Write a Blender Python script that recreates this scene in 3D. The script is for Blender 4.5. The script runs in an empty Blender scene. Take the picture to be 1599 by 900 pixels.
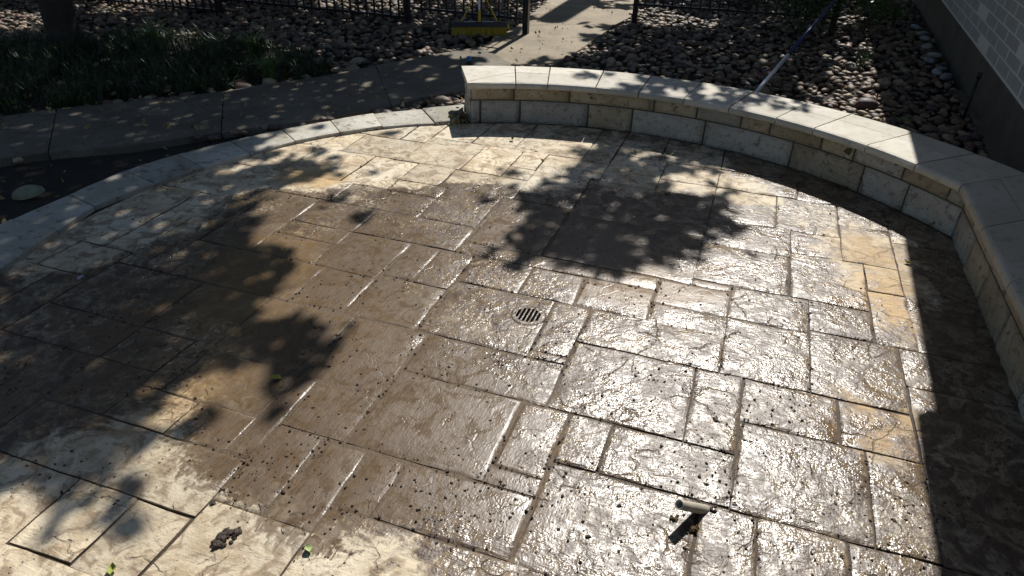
import bpy, bmesh, math, random
import numpy as np
from mathutils import Vector, Matrix, noise
random.seed(7); rng = np.random.default_rng(7)
SC = bpy.context.scene
COL = SC.collection
# ---------------------------------------------------------------- camera
FPX, EYE = 1090.0, 2.0
PIT, ROL = math.radians(31.786), math.radians(1.6344)
cp, sp, cr, sr = math.cos(PIT), math.sin(PIT), math.cos(ROL), math.sin(ROL)
r0 = Vector((1, 0, 0)); u0 = Vector((0, sp, cp)); FW = Vector((0, cp, -sp))
RT = cr*r0 + sr*u0; UP = -sr*r0 + cr*u0
cam = bpy.data.objects.new('camera', bpy.data.cameras.new('camera'))
COL.objects.link(cam); SC.camera = cam
m = Matrix((RT, UP, -FW)).transposed().to_4x4(); m.translation = (0, 0, EYE)
cam.matrix_world = m
cam.data.sensor_width = 36; cam.data.lens = FPX/1600*36
cam.data.clip_start = 0.05; cam.data.clip_end = 600
# ---------------------------------------------------------------- light
SUN_AZ, SUN_EL = math.radians(19.5), math.radians(47.5)      # azimuth from +y towards +x
S = Vector((math.sin(SUN_AZ)*math.cos(SUN_EL), math.cos(SUN_AZ)*math.cos(SUN_EL), math.sin(SUN_EL)))
w = bpy.data.worlds.new('World'); SC.world = w; w.use_nodes = True
nt = w.node_tree; bg = nt.nodes['Background']
sky = nt.nodes.new('ShaderNodeTexSky'); sky.sky_type = 'NISHITA'; sky.sun_disc = False
sky.sun_elevation = SUN_EL; sky.sun_rotation = SUN_AZ
sky.air_density = 1.0; sky.dust_density = 0.6; sky.ozone_density = 1.5
nt.links.new(sky.outputs[0], bg.inputs[0]); bg.inputs[1].default_value = 0.08
sl = bpy.data.lights.new('sun', 'SUN'); sl.energy = 5.0; sl.angle = math.radians(0.53); sl.color = (1, 0.965, 0.91)
so = bpy.data.objects.new('sun', sl); COL.objects.link(so)
so.rotation_euler = (-S).to_track_quat('-Z', 'Y').to_euler()
SC.view_settings.view_transform = 'Standard'; SC.view_settings.look = 'None'
SC.view_settings.exposure = 0.15; SC.view_settings.gamma = 1.0
SC.view_settings.use_curve_mapping = False
# ---------------------------------------------------------------- helpers
def at(px, py, z=0.0):
    d = RT*((px-800)/FPX) + UP*(-(py-450)/FPX) + FW
    t = (z-EYE)/d.z
    return Vector((d.x*t, d.y*t, z))
def proj(p):
    d = Vector(p) - Vector((0, 0, EYE)); k = d.dot(FW)
    return 800+FPX*d.dot(RT)/k, 450-FPX*d.dot(UP)/k
GA = 1.250138 - math.pi/2            # patio joint grid, seen from above
gc, gs = math.cos(GA), math.sin(GA)
def g2w(u, v): return (gc*u-gs*v, gs*u+gc*v)
def link(o, parent=None):
    COL.objects.link(o)
    if parent is not None: o.parent = parent
    return o
def tag(o, label=None, cat=None, group=None, kind=None):
    if label: o['label'] = label
    if cat: o['category'] = cat
    if group: o['group'] = group
    if kind: o['kind'] = kind
    return o
def empty(name, loc, rz=0.0, **k):
    o = bpy.data.objects.new(name, None); o.location = loc; o.rotation_euler = (0, 0, rz)
    o.empty_display_size = 0.1
    link(o); tag(o, **k); return o
def mesh(name, vs, fs, mat, parent=None, smooth=False, mi=None):
    me = bpy.data.meshes.new(name); me.from_pydata([tuple(v) for v in vs], [], fs)
    mats = mat if isinstance(mat, (list, tuple)) else [mat]
    for q in mats: me.materials.append(q)
    if smooth: me.polygons.foreach_set('use_smooth', [True]*len(me.polygons))
    if mi is not None: me.polygons.foreach_set('material_index', mi)
    me.update()
    return link(bpy.data.objects.new(name, me), parent)
class MB:
    def __init__(s): s.v = []; s.f = []
    def add(s, vs, fs):
        k = len(s.v); s.v += [tuple(v) for v in vs]; s.f += [tuple(i+k for i in f) for f in fs]
    def box(s, c, h, M=None):
        vs = []
        for x in (-1, 1):
            for y in (-1, 1):
                for z in (-1, 1):
                    p = Vector((x*h[0], y*h[1], z*h[2]))
                    if M: p = M @ p
                    vs.append(p+Vector(c))
        s.add(vs, [(0,1,3,2),(4,6,7,5),(0,4,5,1),(2,3,7,6),(0,2,6,4),(1,5,7,3)])
    def tube(s, pts, rad, n=8, cap=True):
        pts = [Vector(p) for p in pts]
        rad = rad if isinstance(rad, (list, tuple)) else [rad]*len(pts)
        vs = []
        ref = Vector((0, 0, 1)) if abs((pts[-1]-pts[0]).normalized().z) < .9 else Vector((1, 0, 0))
        for i, p in enumerate(pts):
            t = (pts[min(i+1, len(pts)-1)]-pts[max(i-1, 0)]).normalized()
            a = t.cross(ref).normalized(); b = t.cross(a).normalized()
            for k in range(n):
                an = 2*math.pi*k/n
                vs.append(p+(a*math.cos(an)+b*math.sin(an))*rad[i])
        fs = []
        for i in range(len(pts)-1):
            for k in range(n):
                fs.append((i*n+k, i*n+(k+1) % n, (i+1)*n+(k+1) % n, (i+1)*n+k))
        if cap:
            fs.append(tuple(range(n-1, -1, -1))); fs.append(tuple((len(pts)-1)*n+k for k in range(n)))
        s.add(vs, fs)
    def build(s, name, mat, parent=None, smooth=False): return mesh(name, s.v, s.f, mat, parent, smooth)
# ---------------------------------------------------------------- materials
class NT:
    def __init__(s, name):
        s.m = bpy.data.materials.new(name); s.m.use_nodes = True
        s.t = s.m.node_tree; s.b = s.t.nodes['Principled BSDF']
    def n(s, typ, **k):
        o = s.t.nodes.new('ShaderNode'+typ)
        for a, v in k.items(): setattr(o, a, v)
        return o
    def set(s, sock, v):
        if hasattr(v, 'links') or isinstance(v, bpy.types.NodeSocket): s.t.links.new(v, sock)
        else:
            if isinstance(v, (tuple, list)) and len(v) == 3 and sock.type == 'RGBA': v = (*v, 1)
            sock.default_value = v
    def pos(s):
        g = s.n('NewGeometry'); return g.outputs['Position']
    def obj(s): return s.n('TexCoord').outputs['Object']
    def noise(s, vec, scale, det=3, rough=.55, sc=None, dist=0.0):
        if sc or True:
            mp = s.n('Mapping'); s.set(mp.inputs[0], vec)
            mp.inputs['Scale'].default_value = sc or (1, 1, 1); vec = mp.outputs[0]
            s.lastmap = mp
        o = s.n('TexNoise'); s.set(o.inputs['Vector'], vec)
        o.inputs['Scale'].default_value = scale; o.inputs['Detail'].default_value = det
        o.inputs['Roughness'].default_value = rough; o.inputs['Distortion'].default_value = dist
        return o.outputs['Fac']
    def vor(s, vec, scale, feat='F1'):
        o = s.n('TexVoronoi'); o.feature = feat; s.set(o.inputs['Vector'], vec); o.inputs['Scale'].default_value = scale
        return o.outputs['Distance']
    def ma(s, op, a, b=0.5, c=0.5, clamp=False):
        o = s.n('Math'); o.operation = op; o.use_clamp = clamp
        s.set(o.inputs[0], a); s.set(o.inputs[1], b); s.set(o.inputs[2], c); return o.outputs[0]
    def ramp(s, f, lo, hi, a=0.0, b=1.0, smooth=True):
        o = s.n('MapRange'); o.interpolation_type = 'SMOOTHSTEP' if smooth else 'LINEAR'
        s.set(o.inputs[0], f); s.set(o.inputs[1], lo); s.set(o.inputs[2], hi); s.set(o.inputs[3], a); s.set(o.inputs[4], b)
        return o.outputs[0]
    def mix(s, f, a, b, mode='MIX'):
        o = s.n('Mix'); o.data_type = 'RGBA'; o.blend_type = mode
        s.set(o.inputs[0], f); s.set(o.inputs[6], a); s.set(o.inputs[7], b); return o.outputs[2]
    def bump(s, h, dist, strength=1.0, prev=None):
        o = s.n('Bump'); s.set(o.inputs['Height'], h); o.inputs['Distance'].default_value = dist
        s.set(o.inputs['Strength'], strength)
        if prev is not None: s.t.links.new(prev, o.inputs['Normal'])
        return o.outputs[0]
    def attr(s, name):
        o = s.n('Attribute'); o.attribute_name = name; return o
    def rnd(s): return s.n('ObjectInfo').outputs['Random']
    def out(s, col=None, rough=None, nrm=None, **k):
        if col is not None: s.set(s.b.inputs['Base Color'], col)
        if rough is not None: s.set(s.b.inputs['Roughness'], rough)
        if nrm is not None: s.t.links.new(nrm, s.b.inputs['Normal'])
        for a, v in k.items(): s.set(s.b.inputs[a.replace('_', ' ')], v)
        return s.m

def simple(name, col, rough=.7, var=.25, scale=6, bump=0.003, metal=0.0, spec=.5):
    k = NT(name); p = k.obj()
    n = k.noise(p, scale, 5); r = k.ma('MULTIPLY_ADD', k.rnd(), var*.8, 1-var*.4)
    f = k.ma('MULTIPLY', k.ramp(n, .3, .7, 1-var, 1+var*.6, False), r)
    c = k.mix(1.0, col, (1, 1, 1), 'MULTIPLY')
    vm = k.n('VectorMath', operation='SCALE'); k.set(vm.inputs[0], c); k.set(vm.inputs['Scale'], f)
    nr = k.bump(k.noise(p, scale*6, 4), bump) if bump else None
    m_ = k.out(vm.outputs[0], rough, nr); k.b.inputs['Metallic'].default_value = metal
    k.b.inputs['Specular IOR Level'].default_value = spec
    return m_

def slab_material(name):
    """stamped concrete: buff with warm stains; attribute 'wear' = mud, wet, ochre"""
    k = NT(name); P = k.pos()
    mp = k.n('Mapping'); k.set(mp.inputs[0], P); mp.inputs['Rotation'].default_value = (0, 0, -GA); G = mp.outputs[0]
    a = k.attr('wear_shade'); sx = k.n('SeparateColor'); k.set(sx.inputs[0], a.outputs['Color'])
    mud, wet, och = sx.outputs[0], sx.outputs[1], sx.outputs[2]
    big = k.noise(P, 1.7, 5, .6, dist=.6); mid = k.noise(P, 6, 7, .65, dist=.8); fine = k.noise(P, 38, 5, .65)
    m2 = k.noise(P, 11, 5, .6, dist=1.2)
    spark = k.noise(P, 115, 1.6, .5)
    str_y = k.noise(G, 14, 6, .6, sc=(6, 1.0, 1), dist=.4)      # brushed along the joints
    str_x = k.noise(G, 14, 6, .65, sc=(.8, 5, 1), dist=.9)
    # stamped ledges: thin irregular cracks
    wv = k.n('Mapping'); k.set(wv.inputs[0], P)
    nz = k.n('TexNoise'); k.set(nz.inputs['Vector'], P); nz.inputs['Scale'].default_value = 5; nz.inputs['Detail'].default_value = 5
    ad = k.n('VectorMath', operation='MULTIPLY_ADD'); k.set(ad.inputs[0], nz.outputs['Color']); ad.inputs[1].default_value = (.3, .3, .3); k.set(ad.inputs[2], P)
    ve = k.vor(ad.outputs[0], 3.1, 'DISTANCE_TO_EDGE')
    ledge = k.ma('MULTIPLY', k.ramp(k.ma('MULTIPLY_ADD', fine, .03, ve), .012, .04, 1, 0), k.ramp(k.noise(P, 4.5, 3), .48, .60))
    # dry
    dry = k.mix(k.ramp(mid, .38, .66), (.63, .53, .37), (.40, .305, .185))
    dry = k.mix(k.ramp(big, .45, .7), dry, (.61, .545, .42))
    dry = k.mix(k.ma('MULTIPLY', k.ramp(str_y, .60, .74), .4), dry, (.27, .18, .10))
    dry = k.mix(k.ma('MULTIPLY', k.ramp(m2, .48, .62), .8), dry, (.25, .175, .105))
    dry = k.mix(k.ma('MULTIPLY', k.ramp(fine, .58, .75), .6), dry, (.12, .085, .05))
    dry = k.mix(k.ma('MULTIPLY', k.ramp(k.noise(P, 55, 4, .6), .62, .72), .8), dry, (.09, .06, .035))
    o1 = k.mix(k.ramp(str_x, .35, .65), (.54, .37, .17), (.33, .22, .115))
    o1 = k.mix(k.ramp(big, .52, .66), o1, (.42, .36, .27))
    och2 = k.ramp(k.ma('MULTIPLY_ADD', mid, .5, och), .55, .95)
    base = k.mix(och2, dry, o1)
    rv = k.ma('MULTIPLY_ADD', k.rnd(), .34, .83)
    vm = k.n('VectorMath', operation='SCALE'); k.set(vm.inputs[0], base); k.set(vm.inputs['Scale'], rv); base = vm.outputs[0]
    base = k.mix(k.ma('MULTIPLY', ledge, .5), base, (.08, .055, .035))
    # wet
    wn = k.ma('MULTIPLY_ADD', k.ma('SUBTRACT', mid, .5), 1.0, wet)
    wn = k.ma('MULTIPLY_ADD', k.ma('SUBTRACT', fine, .5), .35, wn)
    wetm = k.ramp(wn, .33, .58)
    wcol = k.mix(1.0, base, (.42, .385, .36), 'MULTIPLY')
    wcol = k.mix(k.ma('MULTIPLY', k.ramp(m2, .42, .56), .8), wcol, (.085, .055, .036))      # silt left in the hollows
    wcol = k.mix(k.ma('MULTIPLY', k.ramp(fine, .47, .62), .5), wcol, (.06, .04, .028))
    base = k.mix(wetm, base, wcol)
    # mud film fills the low parts, leaves edges and ridges bare
    mn = k.ma('MULTIPLY_ADD', k.ma('SUBTRACT', mid, .5), -1.15, mud)
    mn = k.ma('MULTIPLY_ADD', k.ma('SUBTRACT', big, .5), 1.0, mn)
    mn = k.ma('MULTIPLY_ADD', k.ma('SUBTRACT', str_y, .5), .5, mn)
    mn = k.ma('MULTIPLY_ADD', k.ma('SUBTRACT', fine, .5), .45, mn)
    mudm = k.ramp(mn, .44, .60)
    mudc = k.mix(k.ramp(str_y, .3, .7), (.090, .059, .034), (.148, .101, .060))
    mudc = k.mix(k.ma('MULTIPLY', k.ramp(och, .1, .8), .7), mudc, (.23, .145, .063))
    thin = k.ma('MULTIPLY', mudm, k.ramp(m2, .36, .64, 1.0, .72))
    col = k.mix(thin, base, mudc)
    # gloss: water lies in patches, some calm, some broken
    gl = k.ramp(k.ma('MULTIPLY_ADD', m2, .6, k.ma('MULTIPLY', k.noise(P, 3.3, 3, .5), .4)), .42, .58)
    rw = k.ma('ADD', k.ma('MULTIPLY', fine, .22), k.ma('MULTIPLY_ADD', gl, .26, .10))
    def fmix(f, x, y):
        r = k.n('Mix'); r.data_type = 'FLOAT'; k.set(r.inputs[0], f); k.set(r.inputs[2], x); k.set(r.inputs[3], y); return r.outputs[0]
    r1 = fmix(wetm, .72, rw); r2 = fmix(mudm, r1, k.ramp(m2, .35, .6, .24, .42))
    # relief
    rel = k.ma('ADD', k.noise(P, 6, 3, .5, dist=.8), k.ma('MULTIPLY', k.noise(G, 14, 2.5, .5, sc=(.8, 5, 1), dist=.9), .2))
    rel = k.ma('SUBTRACT', rel, k.ma('MULTIPLY', ledge, .25))
    inv = k.ma('SUBTRACT', 1.0, k.ma('MULTIPLY', mudm, .75))
    n1 = k.bump(rel, .012, inv)
    n2 = k.bump(k.noise(P, 30, 2, .5, dist=.6), .0042, k.ma('MULTIPLY', inv, .9), n1)
    st2 = k.noise(G, 60, 2, .5, sc=(2.2, .45, 1), dist=.3)       # brushed ridges catch the light as short streaks
    n2 = k.bump(st2, .0009, k.ma('MULTIPLY', wet, .7), n2)
    n3 = k.bump(spark, .0020, k.ma('MULTIPLY', k.ma('MULTIPLY_ADD', k.ma('SUBTRACT', 1.0, mudm), .6, .4), k.ramp(gl, 0, 1, 1.0, .55)), n2)
    return k.out(col, r2, n3)

M_slab = slab_material('stamped_concrete')
def concrete(name, c1, c2, dirt, rough=.75, sc=1.0, bumpd=.006, dirtamt=.5, var=.3):
    k = NT(name); P = k.pos()
    a = k.noise(P, 2.2*sc, 6, .6, dist=.5); b = k.noise(P, 14*sc, 6, .65); c = k.noise(P, 70*sc, 4, .6)
    st = k.noise(P, 9*sc, 5, .6, sc=(1, 1, 4))
    col = k.mix(k.ramp(a, .35, .65), c1, c2)
    col = k.mix(k.ma('MULTIPLY', k.ramp(b, .52, .7), dirtamt), col, dirt)
    col = k.mix(k.ma('MULTIPLY', k.ramp(c, .6, .72), dirtamt*.9), col, dirt)
    rv = k.ma('MULTIPLY_ADD', k.rnd(), var, 1-var/2)
    vm = k.n('VectorMath', operation='SCALE'); k.set(vm.inputs[0], col); k.set(vm.inputs['Scale'], rv)
    n1 = k.bump(k.ma('ADD', b, k.ma('MULTIPLY', st, .6)), bumpd); n2 = k.bump(c, bumpd*.35, 1.0, n1)
    return k.out(vm.outputs[0], rough, n2)
M_border = concrete('border_concrete', (.50, .475, .41), (.34, .315, .25), (.14, .105, .07), dirtamt=.9, bumpd=.01)
M_cap = concrete('cap_concrete', (.55, .515, .435), (.45, .415, .335), (.27, .215, .14), .7, bumpd=.006, dirtamt=.55)
M_block = concrete('wall_block_stone', (.60, .51, .37), (.48, .39, .25), (.17, .12, .065), .85, 1.4, .03, .85)
M_block2 = concrete('pale_block_stone', (.64, .61, .54), (.55, .50, .41), (.20, .15, .09), .85, 1.4, .03, .8)
M_mortar = concrete('grey_mortar', (.10, .09, .065), (.07, .065, .045), (.04, .04, .025), .9)
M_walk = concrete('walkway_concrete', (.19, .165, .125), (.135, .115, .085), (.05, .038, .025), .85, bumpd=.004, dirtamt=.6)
def joint_material():
    k = NT('joint_mud'); P = k.pos(); a = k.attr('wear_shade'); sx = k.n('SeparateColor'); k.set(sx.inputs[0], a.outputs['Color'])
    n = k.noise(P, 30, 4, .6); c = k.mix(n, (.03, .022, .015), (.075, .052, .033))
    c = k.mix(k.ramp(sx.outputs[0], .2, .5), c, k.mix(n, (.095, .066, .04), (.13, .09, .055)))
    k.b.inputs['Specular IOR Level'].default_value = .25
    return k.out(c, .62, k.bump(k.noise(P, 60, 4), .005))
M_joint = joint_material()
M_soil = concrete('dark_soil', (.022, .017, .012), (.035, .026, .017), (.01, .008, .006), .95, 3, .02)
M_found = concrete('foundation_concrete', (.14, .13, .11), (.11, .10, .082), (.07, .062, .05), .9, 1.0, .003, .3)
M_brick = concrete('grey_brick', (.54, .56, .57), (.49, .51, .52), (.44, .45, .45), .8, 2, .003, .3, var=.10)
M_brickm = concrete('pale_mortar', (.95, .95, .93), (.93, .93, .91), (.8, .8, .78), .9)
def rockmat(name, stops, rough=.6):
    k = NT(name); P = k.obj()
    o = k.n('ValToRGB'); o.color_ramp.interpolation = 'CONSTANT'
    at_ = k.attr('tint')
    k.set(o.inputs[0], k.ma('FRACT', k.ma('ADD', at_.outputs['Fac'], k.rnd())))
    el = o.color_ramp.elements
    while len(el) < len(stops): el.new(.5)
    for i, c in enumerate(stops): el[i].position = i/len(stops); el[i].color = (*c, 1)
    a = k.noise(k.pos(), 22, 5, .6, sc=(1, 1, 3))
    vm = k.n('VectorMath', operation='SCALE'); k.set(vm.inputs[0], o.outputs[0]); k.set(vm.inputs['Scale'], k.ramp(a, .3, .7, .65, 1.25, False))
    nr = k.bump(k.noise(k.pos(), 90, 3), .003)
    return k.out(vm.outputs[0], rough, nr)
M_rock = rockmat('river_rock_stone', [(.15,.105,.07), (.19,.13,.085), (.09,.065,.05), (.27,.20,.13), (.17,.095,.065), (.12,.10,.08), (.21,.15,.10), (.34,.27,.18), (.08,.062,.05), (.14,.085,.06), (.22,.175,.13)])
M_pale = rockmat('pale_cobble_stone', [(.36,.38,.40), (.30,.32,.36), (.42,.42,.40), (.27,.27,.30)])
M_clod = concrete('wet_mud_clod', (.055, .037, .024), (.08, .053, .031), (.03, .02, .014), .6, 6, .006)
M_sponge = concrete('yellow_brown_clod', (.22, .13, .04), (.10, .065, .03), (.03, .02, .012), .8, 12, .012)
def leafmat(name, c1, c2, rough=.5, trans=0.0):
    k = NT(name); P = k.pos()
    n = k.noise(P, 9, 3); col = k.mix(k.ramp(n, .35, .65), c1, c2)
    m_ = k.out(col, rough)
    if trans: k.b.inputs['Transmission Weight'].default_value = 0
    return m_
M_leaf = leafmat('tree_leaf', (.045, .09, .02), (.07, .11, .03))
M_shrub = leafmat('shrub_leaf', (.035, .075, .022), (.06, .10, .03), .45)
M_grass = leafmat('grass_blade', (.012, .034, .006), (.03, .065, .012), .5)
M_bright = leafmat('young_leaf', (.08, .17, .03), (.12, .2, .05), .45)
M_yleaf = leafmat('yellow_green_leaf', (.34, .33, .05), (.2, .26, .04), .6)
M_dry = leafmat('dry_leaf', (.22, .15, .06), (.30, .24, .09), .7)
M_bark = simple('tree_bark', (.05, .04, .032), .9, .4, 5, .02)
M_stem = simple('green_stem', (.06, .08, .03), .6, .2, 8, 0)
M_iron = simple('black_fence_paint', (.02, .02, .023), .22, .2, 8, 0)
M_yel = simple('yellow_plastic', (.55, .38, .02), .45, .2, 5, 0)
M_bris = simple('yellow_bristle', (.42, .30, .03), .8, .4, 60, .004)
M_bluem = simple('blue_anodised_tube', (.035, .06, .17), .35, .3, 4, 0, metal=.2)
M_lime = leafmat('pale_lime_leaf', (.36, .42, .17), (.28, .34, .12), .6)
M_silv = simple('brushed_aluminium', (.8, .84, .88), .35, .15, 6, 0, metal=.25)
M_blkp = simple('black_plastic', (.015, .015, .016), .5, .2, 8, 0)
M_navy = simple('blue_black_plastic', (.03, .04, .06), .4, .2, 8, 0)
M_bluep = simple('blue_plastic', (.03, .22, .45), .4, .1, 8, 0)
M_whitep = simple('white_label', (.5, .52, .55), .6, .15, 20, 0)
M_pvc = simple('muddy_pvc', (.42, .38, .30), .5, .35, 14, .001)
M_dome = simple('pale_green_shell', (.30, .31, .21), .7, .6, 9, .004)
M_drain = simple('muddy_drain_cover', (.26, .22, .17), .35, .3, 30, .003)
M_hole = simple('drain_hole', (.004, .004, .003), 1.0, .1, 8, 0, spec=.02)
M_roof = simple('roof_shingle', (.09, .085, .08), .9, .3, 12, .01)
M_fascia = simple('white_fascia_paint', (.7, .7, .68), .5, .05, 4, 0)
RECTS=[(-5.2,-4.33,0.3,0.84),(-5.2,-4.33,0.84,1.21),(-4.33,-3.75,0.3,0.66),(-4.33,-3.75,0.66,1.21),(-3.75,-3.1,0.3,0.75),(-3.75,-3.1,0.75,1.21),(-3.1,-2.66,0.3,0.84),(-3.1,-2.66,0.84,1.21),(-2.66,-2.07,0.3,0.84),(-2.66,-2.07,0.84,1.21),(-2.07,-1.56,0.3,0.91),(-1.79,-1.56,0.91,1.21),(-1.55,-1.14,0.3,0.7),(-1.55,-1.14,0.7,1.3),(-1.13,-0.39,0.3,0.74),(-1.13,-0.39,0.74,1.42),(-0.39,0.11,0.3,0.86),(-0.39,0.11,0.86,1.42),(-1.13,-0.98,1.42,1.71),(-0.45,0.11,1.42,1.91),(0.12,0.32,0.3,0.78),(0.12,0.32,0.78,1.1),(0.12,0.32,1.1,1.42),(0.12,0.32,1.42,1.91),(0.33,0.62,0.3,0.94),(0.33,0.62,0.94,1.52),(0.33,0.62,1.52,1.91),(0.63,1.46,0.3,0.87),(0.63,1.46,0.87,1.26),(0.63,1.46,1.26,1.91),(1.46,2.3,0.3,0.7),(1.46,2.3,0.7,1.1),(1.46,2.3,1.1,1.58),(1.46,2.3,1.58,1.91),(-2.06,-1.8,0.92,1.21),(-5.2,-4.49,1.22,1.75),(-5.2,-4.49,1.75,2.11),(-5.2,-4.49,2.11,2.65),(-5.2,-4.49,2.65,3.13),(-5.2,-4.49,3.13,3.46),(-4.49,-3.95,1.22,1.75),(-4.49,-3.95,1.75,2.23),(-4.49,-3.95,2.23,2.56),(-4.49,-3.95,2.56,2.92),(-4.49,-3.95,2.92,3.46),(-3.95,-3.41,1.22,1.75),(-3.95,-3.41,1.75,2.11),(-3.95,-3.41,2.11,2.33),(-3.95,-3.58,2.33,2.64),(-3.95,-3.41,2.64,2.96),(-3.95,-3.41,2.96,3.46),(-3.41,-2.59,1.22,1.8),(-2.59,-2.27,1.51,1.8),(-3.41,-3.19,1.8,2.33),(-2.58,-2.07,1.22,1.5),(-2.07,-1.56,1.22,1.5),(-1.55,-1.34,1.31,1.71),(-1.33,-1.14,1.31,1.71),(-0.97,-0.46,1.43,1.71),(-2.26,-1.96,1.51,1.71),(-1.95,-1.66,1.51,1.72),(-2.15,-1.66,1.72,2.03),(-2.15,-1.66,2.03,2.51),(-1.65,-1.56,1.51,2.01),(-1.65,-1.26,2.01,2.51),(-1.33,-0.76,2.52,3.02),(-0.76,-0.57,2.52,2.57),(-2.26,-2.16,1.72,2.07),(-2.58,-2.16,2.07,2.51),(-1.55,-1.26,1.72,2.0),(-1.25,-0.67,1.72,2.2),(-0.67,-0.46,1.72,1.8),(-3.18,-2.59,1.81,2.06),(-2.58,-2.27,1.81,2.06),(-0.66,-0.46,1.81,2.2),(-0.45,-0.28,1.92,2.2),(-0.27,0.22,1.92,2.2),(0.23,0.71,1.92,2.41),(0.72,0.93,1.92,2.41),(0.93,1.51,1.92,2.42),(0.93,1.51,2.42,2.92),(1.51,2.3,1.92,2.52),(1.51,2.3,2.52,2.92),(-3.18,-2.59,2.07,2.51),(-1.25,-0.57,2.21,2.51),(-0.56,0.01,2.21,2.71),(0.02,0.22,2.21,2.71),(-3.57,-3.19,2.34,2.63),(0.23,0.62,2.42,2.71),(0.63,0.92,2.42,2.71),(-3.18,-2.95,2.52,3.08),(-3.18,-2.95,3.08,3.46),(-2.95,-2.07,2.52,2.89),(-2.15,-1.75,2.89,3.32),(-2.06,-1.75,2.52,2.89),(-1.74,-1.34,2.52,2.92),(-0.75,-0.57,2.58,3.02),(-3.4,-3.19,2.64,3.05),(-3.4,-3.19,3.05,3.46),(-0.56,0.11,2.72,3.02),(-0.27,0.11,3.02,3.2),(0.12,0.51,2.72,3.2),(0.52,0.92,2.72,3.23),(-2.94,-2.59,2.9,3.66),(-2.59,-2.16,2.9,3.14),(-1.74,-1.56,2.93,3.32),(-1.55,-1.34,2.93,3.32),(0.93,1.75,2.93,3.23),(1.75,2.3,2.93,3.23),(-1.33,-0.98,3.03,3.32),(-0.97,-0.67,3.03,3.32),(-0.66,-0.28,3.03,3.33),(-1.46,-0.87,3.33,3.46),(-0.87,-0.28,3.33,3.46),(-2.58,-2.16,3.15,3.32),(-0.27,0.11,3.21,3.46),(0.12,0.51,3.21,3.53),(0.52,0.82,3.24,3.53),(0.83,1.02,3.24,3.76),(0.72,1.02,4.6,4.92),(-0.09,0.46,4.92,5.27),(0.46,1.02,4.92,5.27),(1.02,1.78,3.24,3.84),(1.02,1.78,3.84,4.45),(1.02,1.78,4.45,4.77),(1.02,1.78,4.77,5.27),(1.78,2.3,3.24,3.64),(1.78,2.3,3.64,4.25),(1.78,2.3,4.25,4.65),(1.78,2.3,4.65,5.27),(-2.58,-2.16,3.33,3.66),(-2.15,-1.47,3.33,3.66),(-5.2,-4.3,3.47,3.98),(-4.3,-3.63,3.47,3.98),(-3.63,-2.95,3.47,3.98),(-2.95,-2.53,3.67,3.98),(-2.53,-1.88,3.67,3.98),(-2.26,-1.88,3.98,4.16),(-1.46,-0.98,3.47,4.16),(-0.97,-0.1,3.47,4.08),(-0.97,-0.1,4.08,4.7),(-0.5,-0.1,4.7,4.91),(-0.1,0.11,3.47,3.53),(-0.1,0.41,3.54,4.01),(-0.1,0.41,4.01,4.38),(0.42,0.82,3.54,4.07),(-1.87,-1.47,3.67,4.16),(0.83,1.01,3.77,4.07),(-5.2,-4.53,3.99,4.45),(-5.2,-4.53,4.45,4.91),(-4.53,-4.08,3.99,4.45),(-4.53,-4.08,4.45,4.91),(-4.08,-3.14,3.99,4.54),(-4.08,-3.14,4.54,4.91),(-3.14,-2.95,4.51,4.91),(-3.13,-2.64,3.99,4.5),(-2.63,-2.27,3.99,4.5),(0.42,0.71,4.08,4.38),(0.72,1.01,4.08,4.59),(-2.26,-1.96,4.17,4.5),(-1.95,-1.4,4.17,4.5),(-1.6,-1.4,4.5,4.7),(-1.4,-0.98,4.17,4.61),(-1.4,-0.98,4.61,5.06),(-0.98,-0.92,4.71,5.06),(-0.09,0.32,4.39,4.91),(0.33,0.71,4.39,4.91),(-2.94,-2.42,4.51,4.91),(-2.63,-2.42,4.92,5.33),(-2.63,-2.42,5.33,5.74),(-2.63,-2.42,5.74,6.3),(-2.42,-1.94,4.51,5.06),(-1.93,-1.61,4.51,5.06),(-1.6,-1.41,4.71,5.06),(-0.91,-0.51,4.71,5.27),(-5.2,-4.29,4.92,5.61),(-5.2,-4.29,5.61,6.3),(-4.29,-3.67,4.92,5.24),(-4.29,-3.67,5.24,5.74),(-4.29,-3.67,5.74,6.3),(-3.67,-3.16,4.92,5.24),(-3.67,-3.16,5.24,5.74),(-3.67,-3.16,5.74,6.3),(-3.16,-2.64,4.92,5.61),(-3.16,-2.64,5.61,6.3),(-0.5,-0.1,4.92,5.27),(-2.41,-2.07,5.07,5.8),(-2.41,-2.07,5.8,6.3),(-2.06,-1.71,5.07,5.8),(-2.06,-1.71,5.8,6.3),(-1.7,-1.14,5.07,5.8),(-1.7,-1.14,5.8,6.3),(-1.13,-0.92,5.07,5.56),(-1.13,-0.92,5.56,6.3),(-0.91,-0.57,5.28,5.89),(-0.91,-0.57,5.89,6.3),(-0.56,-0.1,5.28,5.79),(-0.56,-0.1,5.79,6.3),(-0.09,0.76,5.28,5.89),(-0.09,0.76,5.89,6.3),(0.76,1.34,5.28,5.68),(0.76,1.34,5.68,6.3),(1.34,2.3,5.28,5.89),(1.34,2.3,5.89,6.3)]
# ---------------------------------------------------------------- patio
PC = Vector((0.05, 3.13)); PR = 2.865
WA = math.radians(21); WD = Vector((math.sin(WA), math.cos(WA))); WN = Vector((math.cos(WA), -math.sin(WA)))
L0, L1 = Vector((2.80, 3.97)), Vector((2.27, 2.41)); LD = (L1-L0).normalized(); LN = Vector((-LD.y, LD.x))   # LN points away from the patio?
if LN.x < 0: LN = -LN
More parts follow.
